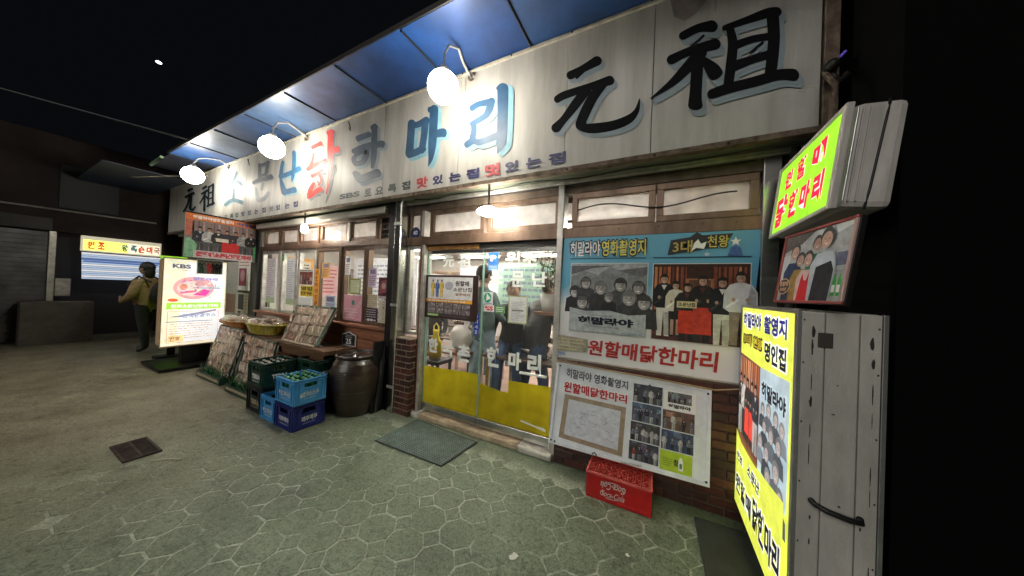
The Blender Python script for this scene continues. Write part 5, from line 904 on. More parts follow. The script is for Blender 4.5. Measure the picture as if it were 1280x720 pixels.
for i in range(nx):
    for j in range(ny):
        cx=X0+.012+dx*(i+.5); cy=YF+.012+dy_*(j+.5); rr=.021
        for k in range(8):
            a=2*math.pi*k/8; b2=2*math.pi*(k+1)/8
            g.add([(cx+rr*math.cos(a),cy+rr*math.sin(a),ZT+.006),(cx+rr*math.cos(b2),cy+rr*math.sin(b2),ZT+.006),(cx+(rr+.005)*math.cos(b2),cy+(rr+.005)*math.sin(b2),ZT+.006),(cx+(rr+.005)*math.cos(a),cy+(rr+.005)*math.sin(a),ZT+.006)],[(0,1,2,3)],redl2)
            g.add([(cx+rr*math.cos(a),cy+rr*math.sin(a),ZT+.006),(cx+rr*math.cos(b2),cy+rr*math.sin(b2),ZT+.006),(cx+rr*math.cos(b2),cy+rr*math.sin(b2),ZT-.03),(cx+rr*math.cos(a),cy+rr*math.sin(a),ZT-.03)],[(0,1,2,3)],redpl)
        for a in (0.785,3.93):
            g.box(-.003,-.003,0,.026,.003,.007,redl2,Matrix.Translation((cx,cy,ZT-.002))@Matrix.Rotation(a+(i+j)%2*1.57,4,'Z'))
        for a in range(4): g.box(.022,-.003,0,.034,.003,.006,redl2,Matrix.Translation((cx,cy,ZT-.001))@Matrix.Rotation(a*1.5708+.785,4,'Z'))
g.build('bottle_grid',ck)
MB().box(X0+.012,YF+.012,.02,X1-.012,YB-.012,.03,dark_m).build('floor',ck)
f=Flat((0,YF-.001,0),(1,0,0),(0,0,1),(0,-1,0)); wsc=mat('worn_white_script',(.62,.58,.56),.5,noise=(30,.35))
f.text('Coca-Cola',-.325,.045,-.155,.088,wsc,1,.012,shear=.35); f.text('Coca-Cola',-.325,.098,-.150,.150,wsc,1,.015,shear=.35,flip=True)
f.stroke([(-.315,.072,-.305,.076),(-.29,.042,-.285,.036),(-.24,.040,-.24,.035),(-.20,.046,-.2,.042)],wsc,1.3); f.stroke([(-.16,.12,-.168,.116),(-.185,.150,-.19,.156),(-.24,.155,-.24,.160),(-.29,.150,-.29,.154)],wsc,1.3)
f.build('script_lettering',ck)
f=MB()
for x in (-.30,-.1): f.box(X0+.02,YF-.002,.022,X1-.02,YF-.0005,.026,redl2)
f=MB().box(X0+.005,YF-.004,.012,X1-.005,YF-.0005,.03,redpl); f.build('foot_band',ck,.002)

# ================================================================ PLASTIC CRATES LEFT OF THE JAR
def crate(label,x0,y0,z0,w,d,h,M,txt=None,tm=None,txt2=None,logo=None,group=None):
    t=thing('bottle_crate',label,'crate',(x0+w/2,y0+d/2,z0),group); x1=x0+w;y1=y0+d;z1=z0+h; th=.012
    def wall(ax,s):
        f=MB()
        if ax=='x':  # faces -y or +y
            ya,yb=(y0,y0+th) if s<0 else (y1-th,y1); L=w
            def B(a,b,c,e,pr=0): f.box(x0+a,ya-(pr if s<0 else 0),z0+b,x0+c,yb+(pr if s>0 else 0),z0+e,M)
        else:
            xa,xb=(x0,x0+th) if s<0 else (x1-th,x1); L=d
            def B(a,b,c,e,pr=0): f.box(xa-(pr if s<0 else 0),y0+a,z0+b,xb+(pr if s>0 else 0),y0+c,z0+e,M)
        e0=0 if ax=='x' else th
        B(e0,0,L-e0,h*.66); B(e0,h*.66,L*.3,h*.86); B(L*.7,h*.66,L-e0,h*.86); B(e0,h*.86,L-e0,h-.001)
        for a in (.0,.13,.85): B(L*a+(.002 if a==0 else 0),.002,L*a+L*.02+.006,h*.84,.008)
        B(L*.97-.004,.002,L-.002,h*.84,.0075); B(.003,h*.84,L-.003,h*.88,.010); B(.003,h*.95,L-.003,h-.004,.012); B(.003,.003,L-.003,.03,.0065); B(L*.28,h*.62,L*.72,h*.66,.007)
        return f.build('side_panel',t,.0015)
    for ax in 'xy':
        for s in (-1,1): wall(ax,s)
    MB().box(x0+th,y0+th,z0+.01,x1-th,y1-th,z0+.02,M).build('crate_floor',t)
    f=MB(); 
    for k in range(1,5): f.box(x0+th+(w-2*th)*k/5-.002,y0+th,z0+.02,x0+th+(w-2*th)*k/5+.002,y1-th,z0+h*.55,M)
    for k in range(1,4): f.box(x0+th,y0+th+(d-2*th)*k/4-.002,z0+.02,x1-th,y0+th+(d-2*th)*k/4+.002,z0+h*.55,M)
    f.build('divider',t)
    if txt:
        f=Flat((x1+.001,y0,z0),(0,1,0),(0,0,1),(1,0,0)); f.text(txt,d*.26,h*.28,d*.76,h*.50,tm,1,.05); f.q(d*.3,h*.20,d*.7,h*.215,tm,1)
        if logo: f.disc(d*.22,h*.36,h*.075,h*.075,tm,1)
        f.build('lettering',t); f=Flat((x0,y0-.001,z0),(1,0,0),(0,0,1),(0,-1,0))
        if logo: f.disc(w*.2,h*.42,h*.07,h*.07,tm,1)
        f.text(txt2 or txt,w*.27,h*.30,w*.8,h*.50,tm,1,.05); f.q(w*.3,h*.2,w*.75,h*.22,tm,1); f.build('lettering',t)
    return t
navy=mat('navy_plastic',(.008,.018,.16),.33,noise=(5,.4)); cyan=mat('sky_blue_plastic',(.055,.30,.62),.35,noise=(5,.3)); dgreen=mat('dark_green_plastic',(.008,.045,.028),.35,noise=(6,.5)); dblk=mat('black_green_plastic',(.010,.016,.018),.4,noise=(6,.5))
pw=mat('worn_white_print',(.6,.62,.64),.5,noise=(40,.5)); tanl=mat('tan_label',(.4,.33,.2),.6,noise=(20,.4))
crate('navy blue bottle crate with white lettering on the ground below the sky blue one',-3.625,1.60,0,.36,.31,.262,navy,'제주맥주',pw)
crate('sky blue bottle crate full of green bottles on top of the navy crate',-3.615,1.60,.266,.36,.31,.262,cyan,'한라산소주',pw,'한라산',logo=1)
crate('empty sky blue bottle crate on the ground behind the navy one',-3.955,1.61,0,.32,.31,.262,cyan,'한라산소주',pw,'한라산',logo=1)
crate('black green bottle crate on the ground under the lettered green one',-4.345,1.63,0,.36,.33,.30,dblk,'TERRA',tanl)
crate('dark green bottle crate with large white lettering on top of the black green one',-4.345,1.63,.304,.36,.33,.28,dgreen,'TERRA',white_m,'TERRA',group=None)
crate('dark green bottle crate half hidden between the lettered crate and the jar',-3.98,1.97,.335,.38,.32,.27,dgreen,'참이슬',pw)
tag(MB().box(-3.97,1.98,0,-3.61,2.28,.33,dblk).build('plastic_box',bevel=.01,loc=(-3.8,2.1,0)),'black box on the ground under the half hidden green crate','box')
# bottles
def bottle_mesh(M,capM):
    b=MB(); b.lathe([(0,0),(.031,.002),(.033,.01),(.033,.13),(.030,.155),(.016,.185),(.0135,.20),(.0135,.235)],M,(0,0,0),10); b.lathe([(.0,.242),(.0145,.241),(.0155,.232),(.0155,.226)],capM,(0,0,0),8); return b
gglass=mat('green_bottle_glass',(.012,.13,.04),.12,noise=(9,.3),spec=.8); cap1=mat('pale_green_cap',(.16,.36,.16),.35,.3); bglass=mat('dark_bottle_glass',(.02,.05,.015),.15,spec=.8); cap2=mat('silver_cap',(.5,.5,.5),.3,.8)
bm1=None
def bottles(x0,y0,z0,w,d,M,capM,label,group,skip=()):
    src=None
    for i in range(5):
        for j in range(4):
            if (i,j) in skip: continue
            x=x0+.012+(w-.024)*(i+.5)/5; y=y0+.012+(d-.024)*(j+.5)/4
            if src is None:
                src=bottle_mesh(M,capM).build('bottle'); o=src; tag(o,label,'bottle',group)
            else: o=src.copy(); C.objects.link(o)
            o.location=(x+R_.uniform(-.003,.003),y+R_.uniform(-.003,.003),z0); o.rotation_euler=(R_.uniform(-.05,.05),R_.uniform(-.05,.05),0)
bottles(-3.615,1.60,.287,.36,.31,gglass,cap1,'green glass bottle standing in the sky blue crate','green bottles in the sky blue crate')
bottles(-4.345,1.63,.325,.36,.33,bglass,cap2,'dark bottle with a silver cap standing in the lettered green crate','bottles in the lettered green crate')
# ================================================================ JAR
jar=thing('onggi_jar','large dark brown glazed earthenware jar left of the brick pillar','jar',(-3.24,2.26,0))
jm=mat('dark_brown_glaze',(.050,.034,.022),.34,noise=(2.2,.5),bump=.12,bscale=5,stretch=(1,1,9),coat=.25)
prof=[(0,.0),(.185,.0),(.20,.02),(.235,.12),(.265,.25),(.282,.38),(.283,.46),(.272,.54),(.245,.61),(.222,.645),(.212,.66),(.218,.668),(.226,.672),(.236,.684),(.238,.698),(.230,.708),(.218,.708),(.21,.70),(.205,.68)]
pr=[]
for i in range(len(prof)-1):
    (a,b),(c,d)=prof[i],prof[i+1]
    for k in range(4): t_=k/4; pr.append((a+(c-a)*t_+(.0018*math.sin((b+(d-b)*t_)*150) if .05<b<.6 else 0),b+(d-b)*t_))
pr.append(prof[-1])
MB().lathe(pr,jm,(-3.24,2.26,0),56).build('jar_body',jar)
MB().lathe([(.207,.684),(.15,.676),(.1,.668),(.05,.67),(.04,.69),(0,.695)],mat('dark_glass_lid',(.05,.045,.04),.12,.3,coat=.8),(-3.24,2.26,0),40).build('lid',jar)
f=MB()
for z_,r_ in ((.50,.2795),(.52,.277),(.30,.2735)): f.tube([(-3.24+r_*math.cos(2*math.pi*k/40),2.26+r_*math.sin(2*math.pi*k/40),z_) for k in range(41)],.003,jm,5)
f.build('ridge',jar)
um=thing('umbrella','folded black umbrella leaning in the corner between jar and pillar','umbrella',(-2.98,2.36,0))
MB().tube([(-2.955,2.33,.02),(-2.955,2.35,.12),(-2.96,2.40,.62),(-2.96,2.41,.68)],[.008,.035,.028,.008],black_m,10).build('canopy',um); MB().tube([(-2.96,2.41,.66),(-2.96,2.425,.80),(-2.94,2.425,.84),(-2.92,2.42,.81)],.008,black_m,8).build('handle',um)
tag(MB().box(-3.02,2.30,.0,-2.99,2.45,.86,black_m).build('board',bevel=.004,loc=(-3.0,2.37,0)),'thin black board standing on edge behind the jar','board')
# ================================================================ BENCH, TRAYS, BASKETS
bench=thing('bench','low brown wooden bench under the window row holding baskets and a tray','bench',(-5,2.3,0))
bwood=mat('brown_bench_wood',(.14,.07,.035),.45,noise=(5,.5),stretch=(.4,2,2),bump=.2)
for i in range(3): bx('plank',bench,-6.5,2.08+.135*i,.645,-3.60,2.08+.135*i+.13,.70,bwood,.005)
for x in (-6.4,-5.0,-4.02):
    for y in (2.11,2.42): bx('leg',bench,x,y,0,x+.06,y+.05,.644,bwood,.003)
bx('apron_board',bench,-6.4,2.10,.56,-3.66,2.12,.644,bwood,.003)
pk_ms=[mat('wrapped_pack_%d'%i,c,.25,noise=(22,.55),bump=.8,bscale=30,coat=.5) for i,c in enumerate([(.78,.56,.42),(.66,.42,.30),(.80,.66,.52),(.46,.28,.2),(.76,.58,.48),(.58,.48,.32)])]
cream_strip=mat('cream_strip',(.62,.52,.38),.4,noise=(14,.3)); film=glass('cling_film',(.97,.97,.97),.35,haze=.04,hazecol=(.75,.72,.68))
def tray(label,bl,br,tr,tl,base=True,seed=1,rim=dgreen,cols=3):
    bl,br,tr,tl=map(Vector,(bl,br,tr,tl)); c=(bl+br)/2; t=thing('display_tray',label,'tray',(c.x,c.y,0)); r=random.Random(seed)
    nrm=(br-bl).cross(tl-bl).normalized()
    def P(u,v,k=0): return bl*(1-u)*(1-v)+br*u*(1-v)+tr*u*v+tl*(1-u)*v+nrm*k
    MB().prism([P(0,0,-.03),P(1,0,-.03),P(1,1,-.03),P(0,1,-.03)],-nrm*.012,mat('tray_back',(.12,.09,.06),.7)).build('tray_back',t)
    for a,b in (((0,0),(1,0)),((1,0),(1,1)),((1,1),(0,1)),((0,1),(0,0))): MB().tube([P(*a,0),P(*b,0)],.014,rim if a!=(0,0) or b!=(1,0) else cream_strip,6).build('rim',t)
    rows=4 if cols==2 else 5
    for i in range(cols):
        for j in range(rows):
            sk_=.03*math.sin(i*2.1+j*1.7+seed); u0,u1=(i+.03)/cols,(i+.97)/cols; v0,v1=(j+.01)/rows+sk_*(0<j),min(.99,(j+.99)/rows+sk_*(j<rows-1)); f=MB(); N=5; vs=[];M=r.choice(pk_ms)
            for a in range(N+1):
                for b in range(N+1):
                    e=min(a,N-a,b,N-b); k=-.028+(.022+.016*r.random() if e>0 else 0)+(.006*r.random() if e>1 else 0)
                    vs.append(P(u0+(u1-u0)*a/N+r.uniform(-.003,.003),v0+(v1-v0)*b/N,k))
            fs=[(a*(N+1)+b,(a+1)*(N+1)+b,(a+1)*(N+1)+b+1,a*(N+1)+b+1) for a in range(N) for b in range(N)]
            f.add(vs,fs,M,True)
            for q in range(6):
                ua=r.uniform(u0,u1-.1*(u1-u0)); va=r.uniform(v0,v0+(v1-v0)*.3); ub=min(u1,max(u0,ua+r.uniform(-.08,.08))); f.tube([P(ua,va,.012),P((ua+ub)/2,(va+v1)/2,.02),P(ub,v1,.012)],r.uniform(.005,.014),r.choice([cream_strip,cream_strip,pk_ms[2],pk_ms[1],pk_ms[3]]),5)
            f.build('wrapped_pack',t)
    for i in range(1,cols): MB().tube([P(i/cols,0.02,.014),P(i/cols,.98,.014)],.008,cream_strip,6).build('divider_strip',t)
    MB().add([P(.01,.01,.024),P(.99,.01,.024),P(.99,.99,.024),P(.01,.99,.024)],[(0,1,2,3)],film).build('cling_film',t)
    if base:
        x0,x1=bl.x,br.x; y0=min(bl.y,br.y)-.10
        f=MB(); f.box(x0,y0,0,x1,y0+.012,.095,dgreen).box(x0,y0+.2,0,x1,y0+.212,.095,dgreen).box(x0,y0+.012,0,x0+.012,y0+.2,.095,dgreen).box(x1-.012,y0+.012,0,x1,y0+.2,.095,dgreen).box(x0+.012,y0+.012,.005,x1-.012,y0+.2,.02,dgreen)
        f.box(x0+.04,y0-.002,.03,x1-.04,y0,.07,tanl); f.build('base_crate',t,.002)
        f=MB()
        for q in range(260):
            c=Vector((r.uniform(x0+.03,x1-.03),r.uniform(y0+.02,y0+.17),.05)); h_=r.uniform(.08,.2); s=Vector((r.uniform(-.5,.5),r.uniform(-.4,.4),1))*h_; w_=Vector((.006,.004*r.uniform(-1,1),0))
            f.add([c-w_,c+w_,c+s*.6+w_*.8,c+s,c+s*.6-w_*.8],[(0,1,2,3,4)],gglass if q%3 else lf)
        f.build('green_leaves',t)['kind']='stuff'
    return t
tray('leftmost leaning tray of cling wrapped brown packs, its foot in a green crate',(-6.42,1.86,.10),(-5.56,1.86,.10),(-5.84,2.12,.72),(-6.72,2.12,.74),seed=2)
tray('leaning tray of wrapped packs between the leftmost tray and the green bottle crates',(-5.28,1.83,.10),(-4.45,1.83,.10),(-4.70,2.07,.68),(-5.60,2.07,.70),seed=5)
tray('tray of wrapped packs in two columns propped on the bench against the window row',(-4.74,2.14,.715),(-3.92,2.14,.715),(-3.98,2.42,1.20),(-4.98,2.42,1.18),base=False,seed=9,cols=2,rim=mat('green_rim',(.05,.12,.08),.5))
def basket(label,cx,cy,z,rx,ry,h,col,seed):
    t=thing('basket',label,'basket',(cx,cy,z)); M=mat('basket_'+label[:6],col,.4,noise=(8,.4)); f=MB()
    for k in range(8):
        zz=z+.01+h*k/8; s=.82+.18*k/7; n=36; f.tube([(cx+rx*s*math.cos(2*math.pi*i/n),cy+ry*s*math.sin(2*math.pi*i/n),zz+.003*(i%2)) for i in range(n+1)],.008,M,5)
    for i in range(36):
        a=2*math.pi*i/36; f.tube([(cx+rx*.80*math.cos(a),cy+ry*.80*math.sin(a),z),(cx+rx*1.0*math.cos(a),cy+ry*1.0*math.sin(a),z+h)],.006,M,5)
    f.build('woven_side',t); MB().tube([(cx+rx*1.03*math.cos(2*math.pi*i/36),cy+ry*1.03*math.sin(2*math.pi*i/36),z+h) for i in range(37)],.015,M,7).build('rim',t)
    MB().lathe([(0,0),(.8,0),(.82,.01)],M,(cx,cy,z+.002),24,rx,ry).build('basket_floor',t)
    r=random.Random(seed); rot=[mat('dried_root_%d'%i,c,.6,noise=(12,.4)) for i,c in enumerate([(.4,.3,.2),(.3,.2,.13),(.5,.42,.32)])]
    f=MB()
    for i in range(60):
        a=r.uniform(0,6.28); q=math.sqrt(r.random())*.85; f.ball((cx+rx*q*math.cos(a),cy+ry*q*math.sin(a),z+h*.85+r.uniform(0,.09)*(1.2-q)),r.uniform(.035,.07),r.choice(rot),7,5,(1.5,.7,.7),Matrix.Rotation(r.uniform(0,3),4,'Z'),jit=.1)
    f.build('dried_roots',t)['kind']='stuff'
    f=MB(); f.lathe([(1.03,0),(.95,.05),(.7,.09),(.35,.115),(0,.12)],glass('crinkled_film',(.97,.97,.97),.8,haze=.12,hazecol=(.72,.7,.68)),(cx,cy,z+h+.005),40,rx,ry,jit=.015); f.build('cling_film',t)
    return t
basket('orange basket of dried roots under crinkled cling film at the left end of the bench',-6.55,2.30,.702,.40,.20,.12,(.55,.22,.03),4)
basket('yellow basket of dried roots under crinkled cling film behind the leaning trays',-5.62,2.31,.702,.46,.20,.15,(.42,.34,.03),6)
# ================================================================ MAT, DRAIN, LITTER
rub=mat('grey_green_rubber',(.018,.026,.024),.6,noise=(9,.3)); rub2=mat('worn_rubber_rib',(.15,.20,.18),.6,noise=(14,.4))
mt=thing('door_mat','rectangular grey ribbed rubber door mat on the pavers in front of the doors','mat',(-2.0,2.2,0))
def mp_(u,v,z): 
    a,b,c,d=Vector((-2.435,1.925)),Vector((-1.60,1.945)),Vector((-1.555,2.43)),Vector((-2.431,2.475)); q=a*(1-u)*(1-v)+b*u*(1-v)+c*u*v+d*(1-u)*v; return Vector((q.x,q.y,z))
MB().prism([mp_(0,0,.004),mp_(1,0,.004),mp_(1,1,.004),mp_(0,1,.004)],Vector((0,0,.007)),rub).build('mat_sheet',mt)
f=MB()
for i in range(30): u=.012+i*.976/30; f.prism([mp_(u,.03,.0112),mp_(u+.014,.03,.0112),mp_(u+.014,.97,.0112),mp_(u,.97,.0112)],Vector((0,0,.004)),rub2)
for i in range(18): v=.02+i*.96/18; f.prism([mp_(.01,v,.0112),mp_(.99,v,.0112),mp_(.99,v+.018,.0112),mp_(.01,v+.018,.0112)],Vector((0,0,.0028)),rub2)
rb=f.build('rib',mt); rb['kind']='stuff'
dg_=thing('drain_grate','small rusty iron drain grate let into the street at the left','drain',(-4.05,.76,0)); iron=mat('rusty_iron',(.07,.05,.045),.7,.4,noise=(20,.5))
bx('frame',dg_,-4.28,.66,.001,-4.26,.87,.016,iron); bx('frame',dg_,-3.86,.66,.001,-3.84,.87,.016,iron); bx('frame',dg_,-4.259,.66,.001,-3.861,.675,.015,iron); bx('frame',dg_,-4.259,.855,.001,-3.861,.87,.015,iron); bx('pit',dg_,-4.258,.676,.001,-3.862,.854,.004,black_m)
for i in range(12): bx('bar',dg_,-4.25+.033*i,.676,.006,-4.25+.033*i+.014,.854,.014,iron)
bx('cross_bar',dg_,-4.259,.755,.0055,-3.861,.77,.0145,iron)
tag(MB().tube([(-3.70,.78,.006),(-3.62,.86,.006),(-3.52,.915,.007)],.006,mat('pale_stick',(.5,.46,.36),.7),6).build('wooden_stick',loc=(-3.6,.85,0)),'short pale wooden stick lying near the drain grate','stick')
def scrap(x,y,s,label,seed):
    r=random.Random(seed); pts=[]; n=9
    for i in range(n): a=2*math.pi*i/n; q=s*r.uniform(.6,1.2); pts.append((x+q*math.cos(a),y+q*math.sin(a),.004+r.uniform(0,s*.25)))
    b=MB(); b.add([(x,y,.004+s*.3)]+pts,[(0,i+1,(i+1)%n+1) for i in range(n)],mat('white_paper',(.72,.72,.68),.7)); tag(b.build('paper_scrap',loc=(x,y,0)),label,'litter')
scrap(-.685,1.515,.028,'crumpled white paper scrap on the pavers in the foreground',1); scrap(-.10,1.86,.012,'tiny white paper scrap on the pavers near the red crate',2)
scrap(-.66,2.36,.007,'tiny white speck of paper near the door step',3)

# ================================================================ RIGHT: STANDING LIGHT BOX
EM=.30
lb=thing('light_box_sign','tall standing light box sign with yellow lit face and scuffed grey metal end','sign',(.66,2.1,0))
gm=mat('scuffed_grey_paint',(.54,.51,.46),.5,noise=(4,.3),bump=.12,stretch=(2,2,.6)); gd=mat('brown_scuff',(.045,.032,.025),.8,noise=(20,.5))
X_L=.545; YN,YFr=1.64,2.52; ZB,ZT2=.155,1.515
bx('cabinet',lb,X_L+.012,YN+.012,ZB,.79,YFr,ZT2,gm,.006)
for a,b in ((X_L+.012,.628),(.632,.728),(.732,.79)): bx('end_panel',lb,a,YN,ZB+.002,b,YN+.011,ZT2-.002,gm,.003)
alu=mat('aluminium_edge',(.5,.5,.5),.3,.85,noise=(10,.3))
bx('edge_profile',lb,X_L-.004,YN-.006,ZB-.004,X_L+.0115,YN+.02,ZT2+.004,alu,.002); bx('edge_profile',lb,X_L-.004,YFr-.02,ZB-.004,X_L+.0115,YFr+.004,ZT2+.004,alu,.002)
bx('edge_profile',lb,X_L-.005,YN+.0201,ZT2-.012,X_L+.011,YFr-.0201,ZT2+.005,alu,.002); bx('edge_profile',lb,X_L-.005,YN+.0201,ZB-.005,X_L+.011,YFr-.0201,ZB+.012,alu,.002); bx('edge_profile',lb,.791,YN-.004,ZB,.806,YN+.016,ZT2,alu,.002)
for x in (.58,.74):
    for y in (1.70,2.44): bx('leg',lb,x,y,.02,x+.035,y+.035,ZB-.001,dark_m)
for z in (1.40,.36):
    h=bx('hinge',lb,.608,YN-.008,z-.03,.652,YN-.0005,z+.03,mat('dark_hinge',(.09,.08,.07),.5,.6),.002)
hd=MB().tube([(.60,YN-.006,.735),(.605,YN-.03,.733),(.64,YN-.038,.722),(.70,YN-.038,.712),(.735,YN-.03,.71),(.742,YN-.006,.712)],.011,black_m,8).build('handle',lb)
f=Flat((0,YN-.0012,0),(1,0,0),(0,0,1),(0,-1,0)); r=random.Random(12)
def blot(cx,cz,w_,h_,n=14):
    w_*=.62; h_*=.8
    f.poly([(cx+w_*r.uniform(.55,1.1)*math.cos(2*math.pi*i/n),cz+h_*r.uniform(.7,1.1)*math.sin(2*math.pi*i/n)) for i in range(n)],gd,1)
for a in [(.594,1.43,.012,.035),(.592,1.37,.006,.05),(.592,1.22,.003,.05),(.592,1.14,.009,.032),(.592,1.02,.003,.04),(.591,.92,.003,.06),(.763,1.40,.012,.035),(.768,1.32,.009,.028),(.768,1.2,.003,.06),(.768,1.10,.002,.04),(.768,.88,.0025,.06),(.768,.8,.002,.05),(.60,.66,.006,.012),(.745,.67,.005,.012),(.685,.735,.007,.006),(.67,1.22,.004,.004),(.66,1.10,.01,.003),(.60,.56,.004,.02),(.77,.5,.003,.05)]: blot(*a)
for z in (1.48,1.3,1.05,.8,.55,.3): f.disc(.565,z,.003,.004,gd,1.2,8); f.disc(.781,z-.02,.003,.004,gd,1.2,8)
f.build('scuff',lb)['kind']='stuff'
# lit printed face, facing -X: u runs away from camera (from far edge to near edge reads left->right)
f=Flat((X_L-.001,YFr-.02,ZB+.012),(0,-1,0),(0,0,1),(-1,0,0)); W=YFr-YN-.04; Hh=ZT2-ZB-.024
yel=pm((.74,.80,.10),EM); wh=pm((.85,.87,.85),EM); bl_=pm((.02,.02,.22),EM*.6); bk_=pm((.02,.02,.03),EM*.3)
f.q(0,0,W,Hh,yel,0)
def lbP(y,z): return (YFr-.02-y, z-(ZB+.012))
def otx(t,y0,z0,y1,z1,M,MO,k=1,o=.06):
    a=lbP(y0,z0); b=lbP(y1,z1); f.text(t,a[0]-.01,a[1]-.01,b[0]+.01,b[1]+.01,MO,k,.05+o); f.text(t,a[0],a[1],b[0],b[1],M,k+1,.045)
otx('히말라야',2.455,1.375,2.10,1.47,bl_,wh); otx('촬영지',2.05,1.375,1.74,1.47,bl_,wh)
otx('3대',2.45,1.265,2.27,1.33,pm((.35,.25,.03),EM),bk_); otx('천왕',2.24,1.27,2.07,1.33,pm((.45,.33,.03),EM),bk_); otx('명인집',2.03,1.225,1.74,1.33,bk_,wh)
# photo area
f.poly([lbP(2.50,1.19),lbP(2.09,1.175),lbP(2.09,.58),lbP(2.50,.60)],pm((.16,.06,.04),EM),1)
r=random.Random(4)
for i in range(10): a=lbP(2.49-.04*i,1.0); f.q(a[0],a[1],a[0]+r.uniform(.012,.03),a[1]+.17,pm(r.choice([(.6,.25,.12),(.35,.1,.05),(.7,.38,.2)]),EM),1.3)
for i,(y,c,ap) in enumerate([(2.46,(.03,.03,.03),None),(2.38,(.5,.45,.4),None),(2.30,(.03,.03,.03),(.85,.08,.05)),(2.20,(.03,.03,.03),(.8,.07,.05)),(2.13,(.04,.04,.05),None)]):
    a=lbP(y,.66); figure(f,a[0],a[1],.40,c,(.4,.4,.38) if i in(0,4) else (.04,.04,.04),k=2+i*1.2,em=EM,apron=ap)
f.poly([lbP(2.09,1.175),lbP(1.69,1.195),lbP(1.69,.60),lbP(2.09,.58)],pm((.42,.52,.58),EM),1)
otx('히말라야',2.05,1.02,1.72,1.11,bk_,pm((.5,.58,.62),EM),2,.02)
for i,(y,z,sz) in enumerate([(2.02,.96,.036),(1.93,.98,.04),(1.83,.97,.042),(1.75,.95,.04),(1.98,.88,.04),(1.88,.87,.045),(1.78,.86,.045),(2.03,.78,.04),(1.93,.76,.048),(1.80,.73,.055),(1.74,.64,.05),(1.9,.65,.05)]):
    a=lbP(y,z); k=3+i*.45; g=(.06,.13,.09,.22)[i%4]
    f.poly([(a[0]-sz*1.5,a[1]-sz*2.8),(a[0]+sz*1.5,a[1]-sz*2.8),(a[0]+sz*1.35,a[1]-sz*1.2),(a[0]+sz*.4,a[1]-sz*.7),(a[0]-sz*.4,a[1]-sz*.7),(a[0]-sz*1.35,a[1]-sz*1.2)],pm((g*.9,g,g*1.15),EM),k)
    f.disc(a[0],a[1]+.1*sz,sz*.85,sz*1.0,pm((.10+g*.6,)*3,EM),k+.1); f.disc(a[0],a[1]-.12*sz,sz*.6,sz*.75,pm((.42,.36,.35),EM),k+.2)
    for d_ in (-.25,.25): f.disc(a[0]+d_*sz,a[1],sz*.1,sz*.05,pm((.08,.07,.08),EM),k+.3,6)
    f.q(a[0]-sz*.2,a[1]-sz*.5,a[0]+sz*.2,a[1]-sz*.42,pm((.7,.68,.68),EM),k+.3)
f.poly([lbP(2.50,.60),lbP(1.69,.62),lbP(1.69,.17),lbP(2.50,.17)],yel,9)
f.poly([lbP(2.50,.66),lbP(2.3,.585),lbP(1.69,.66),lbP(1.69,.58),lbP(2.50,.58)],yel,9.2)
otx('원조',2.46,.475,2.33,.53,bk_,wh,10,.03); otx('소문난',2.22,.49,2.0,.56,bk_,wh,10,.03)
otx('원할매',2.47,.265,2.13,.385,bk_,wh,10,.03); otx('닭한마리',2.10,.265,1.71,.44,bk_,wh,10,.03)
f.build('lit_face',lb)
# base sheet and cable
pl_=mat('dark_slate_sheet',(.04,.045,.042),.55,noise=(6,.5),bump=.2)
tag(MB().prism([Vector(p) for p in ((.29,2.40,.004),(.31,1.25,.004),(1.0,1.2,.004),(1.0,2.44,.004))],Vector((0,0,.016)),pl_).build('base_sheet',bevel=.003,loc=(.6,1.9,0)),'dark slate coloured sheet on the ground under the standing light box','sheet')
tag(MB().tube([(.46,1.75,.03),(.42,1.82,.03),(.42,1.9,.03),(.46,1.94,.03),(.53,1.92,.03),(.60,1.9,.06)],.007,mat('grey_cable',(.2,.2,.2),.5),6).build('cable',loc=(.48,1.85,0)),'grey cable looping out from under the standing light box','cable')

# ---------------------------------------------------------------- green sign box, tilted
gs=thing('projecting_sign','lime green lit sign box with red and white lettering projecting above the light box','sign',(0,0,0)); OFF[gs.name]=Vector((0,0,0))
# local frame: x thickness, y depth, z up ; origin at bottom near corner of the face
Wg,Hg,Tg=.74,.455,.19
gcase=mat('grey_brown_casing',(.6,.56,.52),.5,.0,noise=(4,.4),stretch=(3,1,.5))
MB().box(.03,.003,.003,Tg,Wg-.003,Hg-.003,gcase).build('casing',gs,.028)
for a in (.036,.052,.075): MB().box(a,-.004,.03,a+.006,.004,Hg-.03,alu if a<.04 else gcase).build('casing_profile',gs,.002)
for q in ((0,0,0,.028,.03,Hg),(0,Wg-.03,0,.028,Wg,Hg),(0,.0301,Hg-.022,.028,Wg-.0301,Hg),(0,.0301,0,.028,Wg-.0301,.022)): MB().box(*q,gcase).build('face_frame',gs,.005)
f=Flat((.008,Wg-.03,.022),(0,-1,0),(0,0,1),(-1,0,0)); W=Wg-.06; Hh=Hg-.044
lime=pm((.33,.80,.03),.31); rr_=pm((.75,.01,.06),.36); f.q(0,0,W,Hh,lime,0)
def gt(ch,x0,y0,x1,y1): f.text(ch,x0,y0,x1,y1,pm((.9,.9,.85),EM),1,.12); f.text(ch,x0,y0,x1,y1,rr_,2,.06)
gt('원',.10,.25,.20,.36); gt('할',.26,.25,.37,.37); gt('매',.44,.25,.57,.365)
gt('닭',.03,.03,.19,.22); gt('한',.215,.05,.335,.20); gt('마',.36,.055,.47,.20); gt('리',.50,.05,.60,.20)
f.build('lit_face',gs)
MB().tube([(.13,.008,Hg),(.125,.004,Hg*.8),(.12,.004,Hg*.5),(.115,.004,Hg*.2),(.11,.008,0)],.005,wire_m,6).build('cable',gs)
